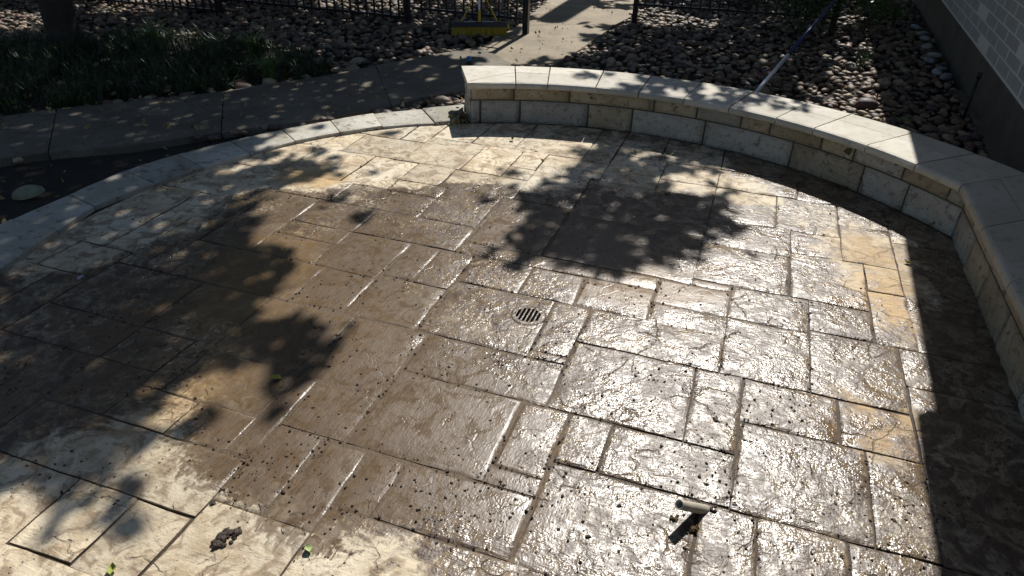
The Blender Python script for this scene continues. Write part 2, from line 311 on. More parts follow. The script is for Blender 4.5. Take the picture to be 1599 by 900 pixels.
# wear control points: px, py, mud, wet, ochre (in tenths); mud and wet raised in shadowed areas to darken the shade
W = """450,250,0,0,1;600,230,0,0,1;700,220,0,0,0;850,240,0,0,0;960,230,0,0,0;1100,250,0,0,0;640,270,0,1,1;750,260,0,0,1;850,265,0,1,0;1000,280,0,1,1;550,250,0,0,3;470,275,1,1,7;1180,290,0,2,0;1120,300,0,3,0
100,400,0,2,1;300,290,0,0,1;380,270,0,0,1;30,470,3,7,2;30,600,5,8,3;200,360,1,3,2;60,500,4,8,2;20,540,4,8,2;120,460,5,8,2;180,520,6,8,3;100,560,5,8,2;60,600,6,8,2;60,650,5,8,3;160,640,6,8,3;160,590,6,8,2;220,430,3,6,3;280,400,4,6,4;20,700,2,4,3;430,310,6,5,1;500,330,6,5,0;440,340,6,6,1;560,320,4,5,0;620,320,5,7,0;700,310,3,7,0;760,315,4,8,0;720,345,3,9,1;660,370,6,7,0
560,380,6,6,1;480,355,4,5,7;440,400,7,6,6;400,440,9,5,7;350,480,8,4,8;300,520,5,3,5;250,480,5,6,3;230,570,5,6,4;210,620,4,6,5;320,430,5,6,5;330,560,7,4,5;300,600,6,4,7;250,650,3,3,8;450,480,9,6,4;520,450,8,7,2;600,430,6,8,1;640,460,5,9,2
580,490,8,7,3;600,540,8,7,3;500,540,8,7,2;420,590,10,6,3;520,600,10,7,1;560,640,10,7,0;480,660,10,7,1;400,650,9,6,2;350,700,10,6,1;310,690,6,5,3;420,740,10,7,1;470,790,10,7,1;380,770,9,6,0;520,850,10,7,0;620,700,9,8,2
590,810,6,7,1;600,770,8,8,3;700,640,8,9,0;680,720,9,9,0;720,790,9,9,0;780,830,9,10,0;760,700,8,10,0;640,580,8,8,2;700,560,6,9,1;750,520,3,10,0;700,480,4,9,1;760,430,3,9,2;700,400,5,8,0;780,370,7,8,0;750,400,4,8,0
200,700,0,1,4;100,720,0,0,3;50,820,0,0,2;150,850,0,0,1;250,850,0,0,2;350,850,0,1,1;450,880,0,1,2;280,760,1,2,3;310,810,0,1,2;600,885,0,2,3;680,870,1,5,2;750,880,2,8,0;560,890,0,1,3;500,890,0,1,2;400,810,2,2,1
850,480,3,10,0;850,440,3,9,1;950,460,8,10,6;1000,440,8,10,8;1050,460,7,10,6;960,500,3,10,0;1050,520,3,10,0;1100,540,2,10,0;900,560,3,10,0;980,600,2,10,2;1000,640,2,10,2;1100,620,1,10,0;900,640,3,10,0;900,720,2,10,0
1000,720,1,10,0;1100,700,1,10,0;850,760,4,10,0;950,800,1,10,0;1050,850,1,10,0;850,860,1,10,0;1150,850,0,10,0;1200,880,0,8,1;1250,860,0,7,3;1180,740,1,10,0;1250,720,0,9,0;1300,780,1,9,1;1400,750,0,6,3;1430,820,1,7,4
1480,860,0,5,4;1450,760,0,4,4;1360,660,0,4,10;1310,660,0,6,8;1410,680,0,4,9;1200,640,2,10,0;1150,560,2,10,0;1200,530,2,10,0;1330,560,1,8,3;1380,600,1,7,4;1440,590,0,5,7;1300,500,1,8,3;1400,520,0,5,7;1400,480,0,4,8
1250,430,1,9,3;1150,420,4,10,4;1100,400,5,10,5;1200,380,3,10,8;1180,350,3,9,6;1250,340,1,5,4;1330,340,0,4,3;1280,380,0,5,2;1340,390,0,3,7;1400,390,0,3,5;1330,440,0,5,5;1380,440,0,3,7;1430,440,0,2,4
900,340,6,9,0;1000,350,6,10,0;1050,320,3,7,0;950,310,2,6,0;850,330,5,9,0;850,390,7,9,0;950,400,8,10,2;1050,400,6,10,3;1100,340,3,8,0;880,300,1,4,0;1500,500,0,8,2;1550,700,0,9,1;1560,850,0,8,0;1450,380,0,7,1;1520,600,0,9,1;1530,780,0,8,1;1500,440,4,10,1;1540,560,5,10,1;1490,620,3,9,1;1560,760,5,10,1;1580,880,4,9,1;1500,380,5,10,1;1450,350,4,10,1;1400,345,3,9,1;1340,318,4,10,1;1280,296,4,10,1;1230,280,4,10,1;1180,262,3,9,1;1120,245,2,7,1;1050,232,1,5,0;980,218,1,5,0;900,210,0,4,0;820,780,8,10,0;825,700,6,10,0;800,620,6,10,0;860,820,6,10,0;640,330,5,8,0;580,340,6,7,0"""
WC = [tuple(map(float, t.split(','))) for ln in W.split('\n') for t in ln.split(';')]
WP = np.array([at(a, b)[:2] for a, b, *_ in WC]); WV = np.array([c[2:] for c in WC])/10
def wear_shade(xy):
    xy = np.asarray(xy, float); d2 = ((xy[:, None, :]-WP[None])**2).sum(2)
    k = np.exp(-d2/(2*.13**2))+1e-5*np.exp(-d2/(2*.6**2)) + 1e-12
    return (k @ WV)/k.sum(1)[:, None]
def put_wear_shade(me):
    n = len(me.vertices); co = np.zeros(n*3); me.vertices.foreach_get('co', co); co = co.reshape(-1, 3)
    c = np.ones((n, 4)); c[:, :3] = wear_shade(co[:, :2])
    at_ = me.color_attributes.new('wear_shade', 'FLOAT_COLOR', 'POINT'); at_.data.foreach_set('color', c.astype(np.float32).ravel())
def clip(poly, fn):
    out = []
    for i in range(len(poly)):
        a, b = poly[i], poly[(i+1) % len(poly)]; fa, fb = fn(a), fn(b)
        if fa >= 0: out.append(a)
        if (fa >= 0) != (fb >= 0): out.append(a+(b-a)*(fa/(fa-fb)))
    return out
def inset(poly, d):
    n = len(poly); A = sum(poly[i].x*poly[(i+1) % n].y-poly[(i+1) % n].x*poly[i].y for i in range(n))
    sgn = 1 if A > 0 else -1; r = []
    for i in range(n):
        p0, p1, p2 = poly[i-1], poly[i], poly[(i+1) % n]
        e1 = (p1-p0).normalized(); e2 = (p2-p1).normalized()
        n1 = Vector((-e1.y, e1.x))*sgn; n2 = Vector((-e2.y, e2.x))*sgn
        b = n1+n2; b = b/max(b.dot(n1), .5)
        r.append(p1+b*d)
    return r
def area(poly): return abs(sum(poly[i].x*poly[(i+1) % len(poly)].y-poly[(i+1) % len(poly)].x*poly[i].y for i in range(len(poly))))/2
def clean(poly):
    r = []
    for p in poly:
        if not r or (p-r[-1]).length > .012: r.append(p)
    if len(r) > 1 and (r[0]-r[-1]).length < .012: r.pop()
    return r
def slab_mesh(name, poly, z, mat, parent, cell=.06, bev=.016, depth=.03, dirv=None):
    """flat stone with a worn edge; its top is cut into a fine net that follows the relief"""
    top = inset(poly, bev); n = len(poly)
    bm = bmesh.new()
    tv = [bm.verts.new((p.x, p.y, z)) for p in top]
    f = bm.faces.new(tv)
    if f.normal.z < 0 or (f.normal_update() or f.normal.z) < 0: f.normal_flip()
    dv = dirv or (Vector((gc, gs)), Vector((-gs, gc)))
    for d in dv:
        pr = [p.dot(d) for p in top]; lo, hi = min(pr), max(pr); k = max(1, int((hi-lo)/cell))
        for i in range(1, k):
            c = lo+(hi-lo)*i/k
            bmesh.ops.bisect_plane(bm, geom=bm.verts[:]+bm.edges[:]+bm.faces[:], plane_co=(d.x*c, d.y*c, 0), plane_no=(d.x, d.y, 0), dist=1e-5)
    for f in bm.faces: f.smooth = True
    # skirt
    be = [e for e in bm.edges if e.is_boundary]
    cx = sum((p for p in poly), Vector((0, 0)))/n
    r = bmesh.ops.extrude_edge_only(bm, edges=be)
    vs = [g for g in r['geom'] if isinstance(g, bmesh.types.BMVert)]
    def push(vs, frac, zz):
        for v in vs:
            p = Vector((v.co.x, v.co.y)); best = None
            for i in range(n):
                if (top[i]-p).length < 1e-4: best = (0, poly[i]); break
                a, b = poly[i], poly[(i+1) % n]; ab = b-a; t = max(0, min(1, (p-a).dot(ab)/ab.length_squared)); q = a+ab*t
                if best is None or (q-p).length < best[0]: best = ((q-p).length, q)
            q = p.lerp(best[1], frac)
            q = p.lerp(best[1], frac*(.55+.9*abs(noise.noise(Vector((q.x*21, q.y*21, 8))))) ); v.co = (q.x, q.y, zz-.0034*max(0, .2+1.5*noise.noise(Vector((q.x*13, q.y*13, 2))))*min(1, max(0, .3+2.6*noise.noise(Vector((q.x*4.3, q.y*4.3, 31)))))  )
            out_[v] = best[1]
    out_ = {}
    push(vs, .5, z-.0002)
    e3 = [e for e in bm.edges if e.is_boundary]
    r = bmesh.ops.extrude_edge_only(bm, edges=e3)
    vs2 = [g for g in r['geom'] if isinstance(g, bmesh.types.BMVert)]
    near_ = {(round(v.co.x, 5), round(v.co.y, 5)): out_[v] for v in vs}
    for v in vs2:
        q = near_[round(v.co.x, 5), round(v.co.y, 5)]; v.co = (q.x+.0045*noise.noise(Vector((q.x*17, q.y*17, 50))), q.y+.0045*noise.noise(Vector((q.x*17, q.y*17, 70))), z-.0052*min(1.3, max(.12, .6+1.9*noise.noise(Vector((q.x*8, q.y*8, 90))))))
    for f in bm.faces: f.smooth = True
    for e in bm.edges:
        if e.is_boundary: e.smooth = False
    e2 = [e for e in bm.edges if e.is_boundary]
    r = bmesh.ops.extrude_edge_only(bm, edges=e2)
    for g in r['geom']:
        if isinstance(g, bmesh.types.BMVert): g.co.z = z-depth
    for v in bm.verts:
        if v.co.z > z-.003:
            v.co.z += .0022*noise.noise(Vector((v.co.x*5, v.co.y*5, 3))) + .0012*noise.noise(Vector((v.co.x*14, v.co.y*14, 7)))
    bmesh.ops.recalc_face_normals(bm, faces=bm.faces)
    me = bpy.data.meshes.new(name); bm.to_mesh(me); bm.free(); me.materials.append(mat)
    o = link(bpy.data.objects.new(name, me), parent)
    return o
circle = [Vector((PC.x+(PR-.012)*math.cos(t), PC.y+(PR-.012)*math.sin(t))) for t in np.linspace(0, 2*math.pi, 97)[:-1]]
# mud-filled joint bed under the slabs
N_ = 96; st_ = 2*(PR+.28)/N_; bv = []; bf = []; bi = {}
for i in range(N_+1):
    for j in range(N_+1):
        q = Vector((PC.x-PR-.28+i*st_, PC.y-PR-.28+j*st_))
        if (q-PC).length < PR+.27 and (q-L0).dot(LN) < .15: bi[i, j] = len(bv); bv.append([q.x, q.y, 0])
for (i, j) in list(bi):
    c4 = [(i, j), (i+1, j), (i+1, j+1), (i, j+1)]
    if all(c in bi for c in c4): bf.append(tuple(bi[c] for c in c4))
wv_ = wear_shade(np.array(bv)[:, :2])
for v, w_ in zip(bv, wv_): v[2] = -.0085+.0065*min(max(w_[0]*1.3-.2, 0), 1)
patio = mesh('patio', bv, bf, M_joint, smooth=True); put_wear_shade(patio.data)
tag(patio, kind='structure')
DRC = at(825.5, 493)
for i, (a, b, c, d) in enumerate(RECTS):
    j = lambda: rng.normal(0, .0025)
    poly = [Vector(g2w(x+j(), y+j())) for x, y in ((a, c), (b, c), (b, d), (a, d))]
    for q in range(96):
        p0, p1 = circle[q], circle[(q+1) % 96]; e = p1-p0
        if min((p-p0).x*(-e.y)+(p-p0).y*e.x for p in poly) < 0:
            poly = clip(poly, lambda p: (p-p0).x*(-e.y)+(p-p0).y*e.x)
            if len(poly) < 3: break
    if len(poly) >= 3: poly = clip(poly, lambda p: -(p-L0).dot(LN)+.02)
    if len(poly) < 3: continue
    poly = clean(poly)
    if len(poly) < 3 or area(poly) < .003: continue
    o = slab_mesh('stone_slab', poly, rng.normal(0, .0012), M_slab, patio, cell=.07 if area(poly) > .02 else .1)
    put_wear_shade(o.data)
# curved border of pale slabs
BO = [(20,349),(110,310),(195,272),(277,246),(360,225),(442,207),(517,193),(584,181),(660,174),(726,168)]
BI = [(95,367),(150,327),(245,292),(320,266),(392,245),(462,225),(532,212),(598,202),(680,196),(716,193)]
BO = [at(*p).xy for p in BO]; BI = [at(*p).xy for p in BI]
d0 = BO[0]-BO[1]
pre_o = [at(-60,386).xy, at(-190,460).xy, at(-300,560).xy]; pre_i = [at(0,432).xy, at(-95,520).xy, at(-190,640).xy]
BO = pre_o[::-1]+BO; BI = pre_i[::-1]+BI
for i in range(len(BO)-1):
    o0, o1, i0, i1 = BO[i], BO[i+1], BI[i], BI[i+1]
    def onc(p, q, t, r_add):
        m_ = p.lerp(q, t); v = m_-PC; rr = (p-PC).length*(1-t)+(q-PC).length*t
        return PC+v.normalized()*rr
    poly = [onc(i0, i1, t, 0) for t in (0, .33, .67, 1)] + [onc(o1, o0, t, 0) for t in (0, .33, .67, 1)]
    poly = inset(poly, .004)
    o = slab_mesh('border_slab', poly, .030+rng.normal(0, .003), M_border, patio, cell=.5, bev=.012, depth=.1)
# drain grate in the middle of the patio
dr = empty('drain_grate', (DRC.x, DRC.y, 0), label='round slotted floor drain set in the middle of the muddy patio', cat='drain')
R_ = .088; vs = []; fs = []; nseg = 28
for ri, zz in ((0, .0035), (R_*.93, .0035), (R_, .001), (R_, -.02)):
    for t in range(nseg): vs.append((ri*math.cos(2*math.pi*t/nseg), ri*math.sin(2*math.pi*t/nseg), zz))
for q in range(3):
    for t in range(nseg): fs.append((q*nseg+t, q*nseg+(t+1) % nseg, (q+1)*nseg+(t+1) % nseg, (q+1)*nseg+t))
dco = mesh('drain_cover', vs, fs, M_slab, dr)
at_ = dco.data.color_attributes.new('wear_shade', 'FLOAT_COLOR', 'POINT'); at_.data.foreach_set('color', np.tile(np.array([.35, .9, 0, 1], np.float32), len(vs)))
m_ = MB(); vs = []; fs = []
for ri, zz in ((R_+.0005, .0005), (R_+.0045, .0012), (R_+.0045, -.01)):
    for t in range(nseg): vs.append((ri*math.cos(2*math.pi*t/nseg), ri*math.sin(2*math.pi*t/nseg), zz))
for q in range(2):
    for t in range(nseg): fs.append((q*nseg+t, q*nseg+(t+1) % nseg, (q+1)*nseg+(t+1) % nseg, (q+1)*nseg+t))
mesh('drain_rim', vs, fs, M_clod, dr)
for i in range(6):
    x = (i-2.5)*.0215; hl = math.sqrt(max(.066**2-x**2, 0))*.92
    p0, p1 = Vector((gc*x-gs*-hl, gs*x+gc*-hl, 0)), Vector((gc*x-gs*hl, gs*x+gc*hl, 0))
    s = MB(); Mr = Matrix.Rotation(GA, 3, 'Z')
    s.box((p0+p1)/2+Vector((0, 0, .0042)), (.0068, hl, .0008), Mr); s.build('drain_slot', M_hole, dr)
# ---------------------------------------------------------------- ground
g = MB()
g.add([(-60, -30, -.06), (60, -30, -.06), (60, 90, -.06), (-60, 90, -.06)], [(0, 1, 2, 3)])
tag(g.build('ground', M_soil), kind='structure')
# ---------------------------------------------------------------- curved seat wall
ZC = .37; RF, RB, RM, RW = 2.785, 3.345, 3.125, 2.875
def ang(p): return math.atan2(p.y-PC.y, p.x-PC.x)
def pol(t, r, z): return Vector((PC.x+r*math.cos(t), PC.y+r*math.sin(t), z))
bench = empty('seat_wall', (PC.x+1.6, PC.y+2.4, 0), label='low curved stone seat wall with pale capstones around the patio', cat='seat wall')
bpy.context.view_layer.update()
INV = bench.matrix_world.inverted()
def bobj(name, vs, fs, mat, smooth=False):
    return mesh(name, [INV @ Vector(v) for v in vs], fs, mat, bench, smooth)
C0, C1 = Vector((2.71, 3.97)), Vector((3.20, 4.16))            # mitre line at the corner, front and back of the cap
def mitre_ang(r):
    best = min((abs((C0.lerp(C1, t/80)-PC).length-r), t) for t in range(-30, 120)); p = C0.lerp(C1, best[1]/80)
    return math.atan2(p.y-PC.y, p.x-PC.x)
lipx = [(729,125),(806,126.5),(856,129),(931,136),(996,146),(1066,156),(1135,170),(1204,188),(1272,200),(1353,227),(1427,257)]
TA = [ang(at(*p, ZC)) for p in lipx]
def sweep(name, prof, segs, mat, closed=True):
    """prof: list of (r, z); segs: function (i/n, r) -> xy"""
    n = 5; vs = []
    for i in range(n+1):
        for r, z in prof:
            p = segs(i/n, r); vs.append((p.x, p.y, z))
    m_ = len(prof); fs = [(i*m_+k, (i+1)*m_+k, (i+1)*m_+(k+1) % m_, i*m_+(k+1) % m_) for i in range(n) for k in range(m_)]
    fs += [tuple(range(m_)), tuple(n*m_+k for k in range(m_-1, -1, -1))]
    return bobj(name, vs, fs, mat)
def bull(rf, rb, zt, zb, jz=0):
    return [(rf+.02, zb), (rf+.004, zb+.006), (rf, zb+.02), (rf+.002, zb+.036), (rf+.012, zt-.006), (rf+.03, zt), (rb, zt), (rb, zb)]
gap = .0032
for i in range(len(TA)):
    ta = TA[i]; tb = TA[i+1] if i+1 < len(TA) else None
    def seg(f, r, ta=ta, tb=tb):
        e = mitre_ang(r) if tb is None else tb
        a0, a1 = ta-gap/2, e+gap/2
        return pol(a0+(a1-a0)*f, r, 0).xy
    dz = rng.normal(0, .0012)
    if i == 0:
        def row(f, r, inner):      # first stone: seam runs diagonally out to the front corner
            rm = RF+.05+(RM-RF-.05)*f; a0, a1 = TA[0], TA[1]+gap/2
            if inner: rr = RF+(r-RF)*(rm-.002-RF)/(RM-.002-RF)
            else: rr = rm+.002+(r-RM-.002)*(RB-rm-.002)/(RB-RM-.002)
            return pol(a0+(a1-a0)*f, rr, 0).xy
        sweep('capstone', bull(RF, RM-.002, ZC+dz, ZC-.055), lambda f, r: row(f, r, True), M_cap)
        sweep('capstone', [(RM+.002, ZC-.055), (RM+.002, ZC+dz*.5), (RB, ZC+dz*.5), (RB, ZC-.055)], lambda f, r: row(f, r, False), M_cap)
    else:
        sweep('capstone', bull(RF, RM-.0025, ZC+dz, ZC-.055), seg, M_cap)
        sweep('capstone', [(RM+.0025, ZC-.055), (RM+.0025, ZC+dz*.5), (RB, ZC+dz*.5), (RB, ZC-.055)], seg, M_cap)
# straight leg of the wall
c0, c1 = C0, C1
def legpt(s, r):     # s metres along the leg from the mitre, r = offset as on the arc (RF front .. RB back)
    f = (r-RF)/(RB-RF); base = c0.lerp(c1, f)
    return base+LD*s
LS = [0, .62, 1.22, 1.84, 2.44, 3.05]
for i in range(len(LS)-1):
    s0, s1 = LS[i]+(.004 if i else .004), LS[i+1]-.002
    off = .22
    dz = rng.normal(0, .0012)
    sweep('capstone', bull(RF, RM-.0025, ZC+dz, ZC-.055), lambda f, r: legpt(s0+(s1-s0)*f, r), M_cap)
    sweep('capstone', [(RM+.0025, ZC-.055), (RM+.0025, ZC+dz), (RB, ZC+dz), (RB, ZC-.055)], lambda f, r: legpt(s0+(s1-s0)*f, r), M_cap)
# wall core (mortar) under the caps
RWB = RB-.05
def core(name, prof, n, fn):
    vs = []
    for i in range(n+1):
        for r, z in prof: p = fn(i/n, r); vs.append((p.x, p.y, z))
    m_ = 4; fs = [(i*m_+k, (i+1)*m_+k, (i+1)*m_+(k+1) % m_, i*m_+(k+1) % m_) for i in range(n) for k in range(m_)]
    fs += [(0, 1, 2, 3), tuple(n*m_+k for k in (3, 2, 1, 0))]
    return bobj(name, vs, fs, M_mortar)
T0 = TA[0]-.012
core('wall_core', [(RW+.018, -.06), (RW+.018, ZC-.056), (RWB, ZC-.056), (RWB, -.06)], 40, lambda f, r: pol(T0+(mitre_ang(r)-T0)*f, r, 0).xy)
core('wall_core', [(RW+.018, -.06), (RW+.018, ZC-.056), (RWB, ZC-.056), (RWB, -.06)], 8, lambda f, r: legpt(3.05*f, r))
def block(fn, z0, z1, mat, thick=.06, rough=.026):
    """rock-faced block: fn(f, r) -> xy along the wall face"""
    nx, nz = 8, 4; vs = []; fs = []; sd = rng.uniform(0, 99)
    L = (fn(1, RW)-fn(0, RW)).length
    for i in range(nx+1):
        for j in range(nz+1):
            f = i/nx; h = j/nz
            edge = min(f*L, (1-f)*L, h*(z1-z0), (1-h)*(z1-z0))
            bulge = min(edge/.014, 1)
            r = RW+.012-bulge*(.012+rough*noise.noise(Vector((f*L*9+sd, h*1.6, sd)))+.6*rough*noise.noise(Vector((f*L*25, h*5, sd))))
            p = fn(f, r); vs.append((p.x, p.y, z0+(z1-z0)*h))
    W1 = nz+1
    for i in range(nx):
        for j in range(nz): fs.append((i*W1+j, (i+1)*W1+j, (i+1)*W1+j+1, i*W1+j+1))
    k = len(vs)
    for f, z in ((0, z0), (1, z0), (1, z1), (0, z1)):
        p = fn(f, RW+thick); vs.append((p.x, p.y, z))
    fs += [tuple([i*W1 for i in range(nx, -1, -1)]+[k, k+1]), tuple([i*W1+nz for i in range(nx+1)]+[k+2, k+3]),
           tuple([j for j in range(nz+1)]+[k+3, k]), tuple([nx*W1+j for j in range(nz, -1, -1)]+[k+1, k+2])]
    return bobj('wall_block', vs, fs, mat, True)
low = [ang(at(px, py)) for px, py in ((735,192),(751,192),(812,192),(917,197),(985,205),(1097,224),(1228,261),(1331,301),(1403,329))]
upp = [ang(at(px, py, .25)) for px, py in ((735,146),(803,146),(890,150),(1024,162),(1088,176),(1157,190),(1204,200),(1289,221),(1331,241),(1402,271),(1479,301))]
def arcfn(a, b): return lambda f, r: pol((a-.0028)+((mitre_ang(r) if b is None else b)+.0028-(a-.0028))*f, r, 0).xy
for L_, z0, z1, ms in ((low, -.03, .187, (M_block2, M_block2, M_block)), (upp, .199, ZC-.058, (M_block, M_block, M_block2))):
    L2 = L_+[None]
    for i in range(len(L_)): block(arcfn(L2[i], L2[i+1]), z0, z1, ms[int(rng.integers(3))])
for z0, z1, cuts in ((-.03, .187, (0, .42, .80, 1.25, 1.7, 2.2, 2.7, 3.05)), (.199, ZC-.058, (0, .3, .62, 1.1, 1.5, 1.95, 2.4, 3.05))):
    for a, b in zip(cuts[:-1], cuts[1:]):
        block(lambda f, r: legpt(a+.004+(b-a-.008)*f, r), z0, z1, (M_block, M_block2)[int(rng.integers(2))])
# the rough end face of the wall
for z0, z1 in ((-.03, .187), (.199, ZC-.058)):
    t = T0; vs = []; nx, nz = 6, 4; tan_ = Vector((-math.sin(t), math.cos(t)))
    for i in range(nx+1):
        for j in range(nz+1):
            f, h = i/nx, j/nz; e = min(f, 1-f, h, 1-h); r = RW+.02+(RWB-RW-.02)*f
            p = pol(t, r, 0).xy+tan_*(min(e/.15, 1)*(.022+.03*noise.noise(Vector((f*4, h*2, z0*9)))))
            vs.append((p.x, p.y, z0+(z1-z0)*h))
    fs = [(i*5+j, i*5+j+1, (i+1)*5+j+1, (i+1)*5+j) for i in range(nx) for j in range(nz)]
    bobj('end_block', vs, fs, M_block2, True)
# ---------------------------------------------------------------- walkway
def pxs(L, z=0.0): return [at(a, b, z).xy for a, b in L]
walkway = mesh('walkway', [], [], M_walk); tag(walkway, kind='structure')
WALK = [pxs(q) for q in (
 [(-260,205),(-120,193),(-130,268),(-290,290)],
 [(-120,193),(0,182),(88,169),(75,238),(-130,268)],
 [(88,169),(175,161),(350,142),(345,206),(200,228),(75,238)],
 [(350,142),(400,133),(500,119),(587,102),(612,166),(500,185),(400,199),(345,206)],
 [(587,102),(695,82),(752,73),(800,100),(790,122),(725,143),(662,152),(612,166)],
 [(752,73),(768,63),(925,64),(893,86),(862,103),(800,100)],
 [(768,63),(809,39),(962,38),(942,52),(925,64)],
 [(809,39),(845,8),(990,14),(986,26),(962,38)],
 [(845,8),(880,-22),(1003,-22),(990,14)])]
M_path_lit = concrete('lit_path_concrete', (.34, .28, .19), (.25, .20, .135), (.11, .08, .05), .8, bumpd=.006, dirtamt=.6)  # same concrete as the walkway, coloured brighter and warmer to look sunlit
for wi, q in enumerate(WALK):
    q = clean(inset(q, .004)); slab_mesh('walkway_slab', q, rng.normal(0, .002), M_path_lit if wi > 4 else M_walk, walkway, cell=.6, bev=.012, depth=.08)
def inpoly(p, poly):
    c = False; n = len(poly)
    for i in range(n):
        a, b = poly[i], poly[(i+1) % n]
        if (a.y > p.y) != (b.y > p.y) and p.x < (b.x-a.x)*(p.y-a.y)/(b.y-a.y)+a.x: c = not c
    return c
GRASS = pxs([(-260,110),(-60,75),(0,66),(130,62),(250,52),(400,68),(480,88),(525,112),(500,117),(400,131),(175,158),(0,180),(-120,190),(-260,203)])
SOIL = pxs([(-290,292),(-130,270),(75,240),(345,208),(500,187),(590,170),(580,180),(517,193),(442,207),(360,225),(277,246),(195,272),(110,310),(20,349),(-190,460)])
# ---------------------------------------------------------------- house
def wp(n, s, z): return Vector((WN.x*n+WD.x*s, WN.y*n+WD.y*s, z))
WALLN = 1.75
hb = wp(WALLN, 8, 0)
house = empty('house', hb, label='grey brick house with dark concrete foundation beside the rock bed', cat='house')
bpy.context.view_layer.update(); HI = house.matrix_world.inverted()
MR = Matrix.Rotation(-WA, 3, 'Z')
def hbox(name, n0, n1, s0, s1, z0, z1, mat, data=None):
    b = MB(); c = wp((n0+n1)/2, (s0+s1)/2, (z0+z1)/2)-hb; b.box(c, (abs(n1-n0)/2, abs(s1-s0)/2, abs(z1-z0)/2), MR)
    return b.build(name, mat, house)
hbox('foundation', WALLN, WALLN+7, -5, 17, -.3, .405, M_found)
hbox('footing', WALLN-.085, WALLN-.002, 3, 8.6, -.2, .012, M_walk)
hbox('brick_backing', WALLN+.003, WALLN+6.9, -4.95, 16.95, .407, 2.86, M_brickm)
BH, BL, BG = .112, .53, .018
brick_me = {}
for c in range(6):
    z0 = .425+c*BH+.003; s = 5.2 + (BL/2 if c % 2 else 0) - .02
    while s < 14.6:
        L = BL
        b = MB(); b.box((0, 0, 0), (.022, (L-.042)/2, (BH-.014)/2))
        if 'b' not in brick_me:
            o = b.build('brick', M_brick, house); bv = brick_me['b'] = o.data
        else:
            o = bpy.data.objects.new('brick', brick_me['b']); link(o, house)
        o.location = wp(WALLN+.0235+rng.normal(0, .001), s+L/2, z0+BH/2)-hb; o.rotation_euler = (0, 0, -WA)
        s += BL
hbox('upper_brickwork', WALLN-.008, WALLN+.02, -4.9, 16.9, .425+6*BH+.006, 2.86, M_brick)
hbox('near_brickwork', WALLN-.008, WALLN+.02, -4.9, 5.19-.02, .425, .425+6*BH, M_brick)
EZ = 2.9
hbox('soffit', .86, WALLN+6.9, -5.4, 17.4, EZ-.02, EZ, M_fascia)
hbox('fascia', .84, .859, -5.4, 17.4, EZ-.09, EZ+.09, M_fascia)
gt = MB()
gp = [(.838, 0), (.838, -.1), (.80, -.1), (.745, -.04), (.74, 0)]
vs = [wp(n, s, EZ+.06+z)-hb for s in (-5.4, 5.45) for n, z in gp]
gt.add(vs, [(0, 1, 6, 5), (1, 2, 7, 6), (2, 3, 8, 7), (3, 4, 9, 8), (0, 4, 3, 2, 1), (5, 6, 7, 8, 9)])
gt.build('gutter', M_fascia, house)
rf = MB()
vs = [wp(n, s, z)-hb for s in (-5.5, 17.5) for n, z in ((.82, EZ+.09), (5.2, EZ+1.9), (9.6, EZ+.09), (9.6, EZ+.02), (.82, EZ+.02))]
rf.add(vs, [(0, 5, 6, 1), (1, 6, 7, 2), (2, 7, 8, 3), (3, 8, 9, 4), (4, 9, 5, 0), (0, 1, 2, 3, 4), (9, 8, 7, 6, 5)])
rf.build('roof', M_roof, house)
# ---------------------------------------------------------------- river rocks
def rock_shape(seed, sub=2):
    bm = bmesh.new(); bmesh.ops.create_icosphere(bm, subdivisions=sub, radius=1)
    for v in bm.verts:
        d = v.co.normalized(); v.co = d*(1+.28*noise.noise(d*1.1+Vector((seed*7.3, 0, 0)))+.08*noise.noise(d*3+Vector((0, seed*3.1, 0))))
        v.co.z *= .48; v.co.y *= .72
    V = np.array([v.co[:] for v in bm.verts]); F = np.array([[v.index for v in f.verts] for f in bm.faces]); bm.free()
    return V, F
def clod_shape(seed):
    bm = bmesh.new(); bmesh.ops.create_icosphere(bm, subdivisions=3, radius=1)
    for v in bm.verts:
        d = v.co.normalized(); v.co = d*(1+.45*noise.noise(d*1.6+Vector((seed*7.3, 0, 0)))+.28*noise.noise(d*4+Vector((0, seed*3.1, 0)))+.12*noise.noise(d*9)); v.co.z *= .6
    V = np.array([v.co[:] for v in bm.verts]); F = np.array([[v.index for v in f.verts] for f in bm.faces]); bm.free()
    return V, F
CL_ = [clod_shape(i) for i in range(8)]
SH_ = [rock_shape(i) for i in range(8)]; SH1 = [rock_shape(i, 1) for i in range(8)]
def rotm(rx, ry, rz):
    return np.array((Matrix.Rotation(rz, 3, 'Z') @ Matrix.Rotation(ry, 3, 'Y') @ Matrix.Rotation(rx, 3, 'X')))
def bulk(name, items, mat, shapes, **tg):
    """items: (shape index, pos, size, rotation, tint) -> one mesh"""
    Vs = []; Fs = []; T = []; k = 0
    for si, p, s, r, t in items:
        V, F = shapes[si]; Vs.append(V*s @ rotm(*r).T+np.array(p)); Fs.append(F+k); k += len(V); T.append(np.full(len(V), t))
    V = np.concatenate(Vs); F = np.concatenate(Fs); T = np.concatenate(T)
    me = bpy.data.meshes.new(name); me.vertices.add(len(V)); me.vertices.foreach_set('co', V.ravel())
    me.loops.add(F.size); me.loops.foreach_set('vertex_index', F.ravel().astype(np.int32))
    me.polygons.add(len(F)); me.polygons.foreach_set('loop_start', np.arange(len(F), dtype=np.int32)*3)
    me.polygons.foreach_set('use_smooth', np.ones(len(F), bool)); me.update(); me.validate()
    a = me.attributes.new('tint', 'FLOAT', 'POINT'); a.data.foreach_set('value', T.astype(np.float32))
    me.materials.append(mat); o = link(bpy.data.objects.new(name, me)); tag(o, **tg); return o
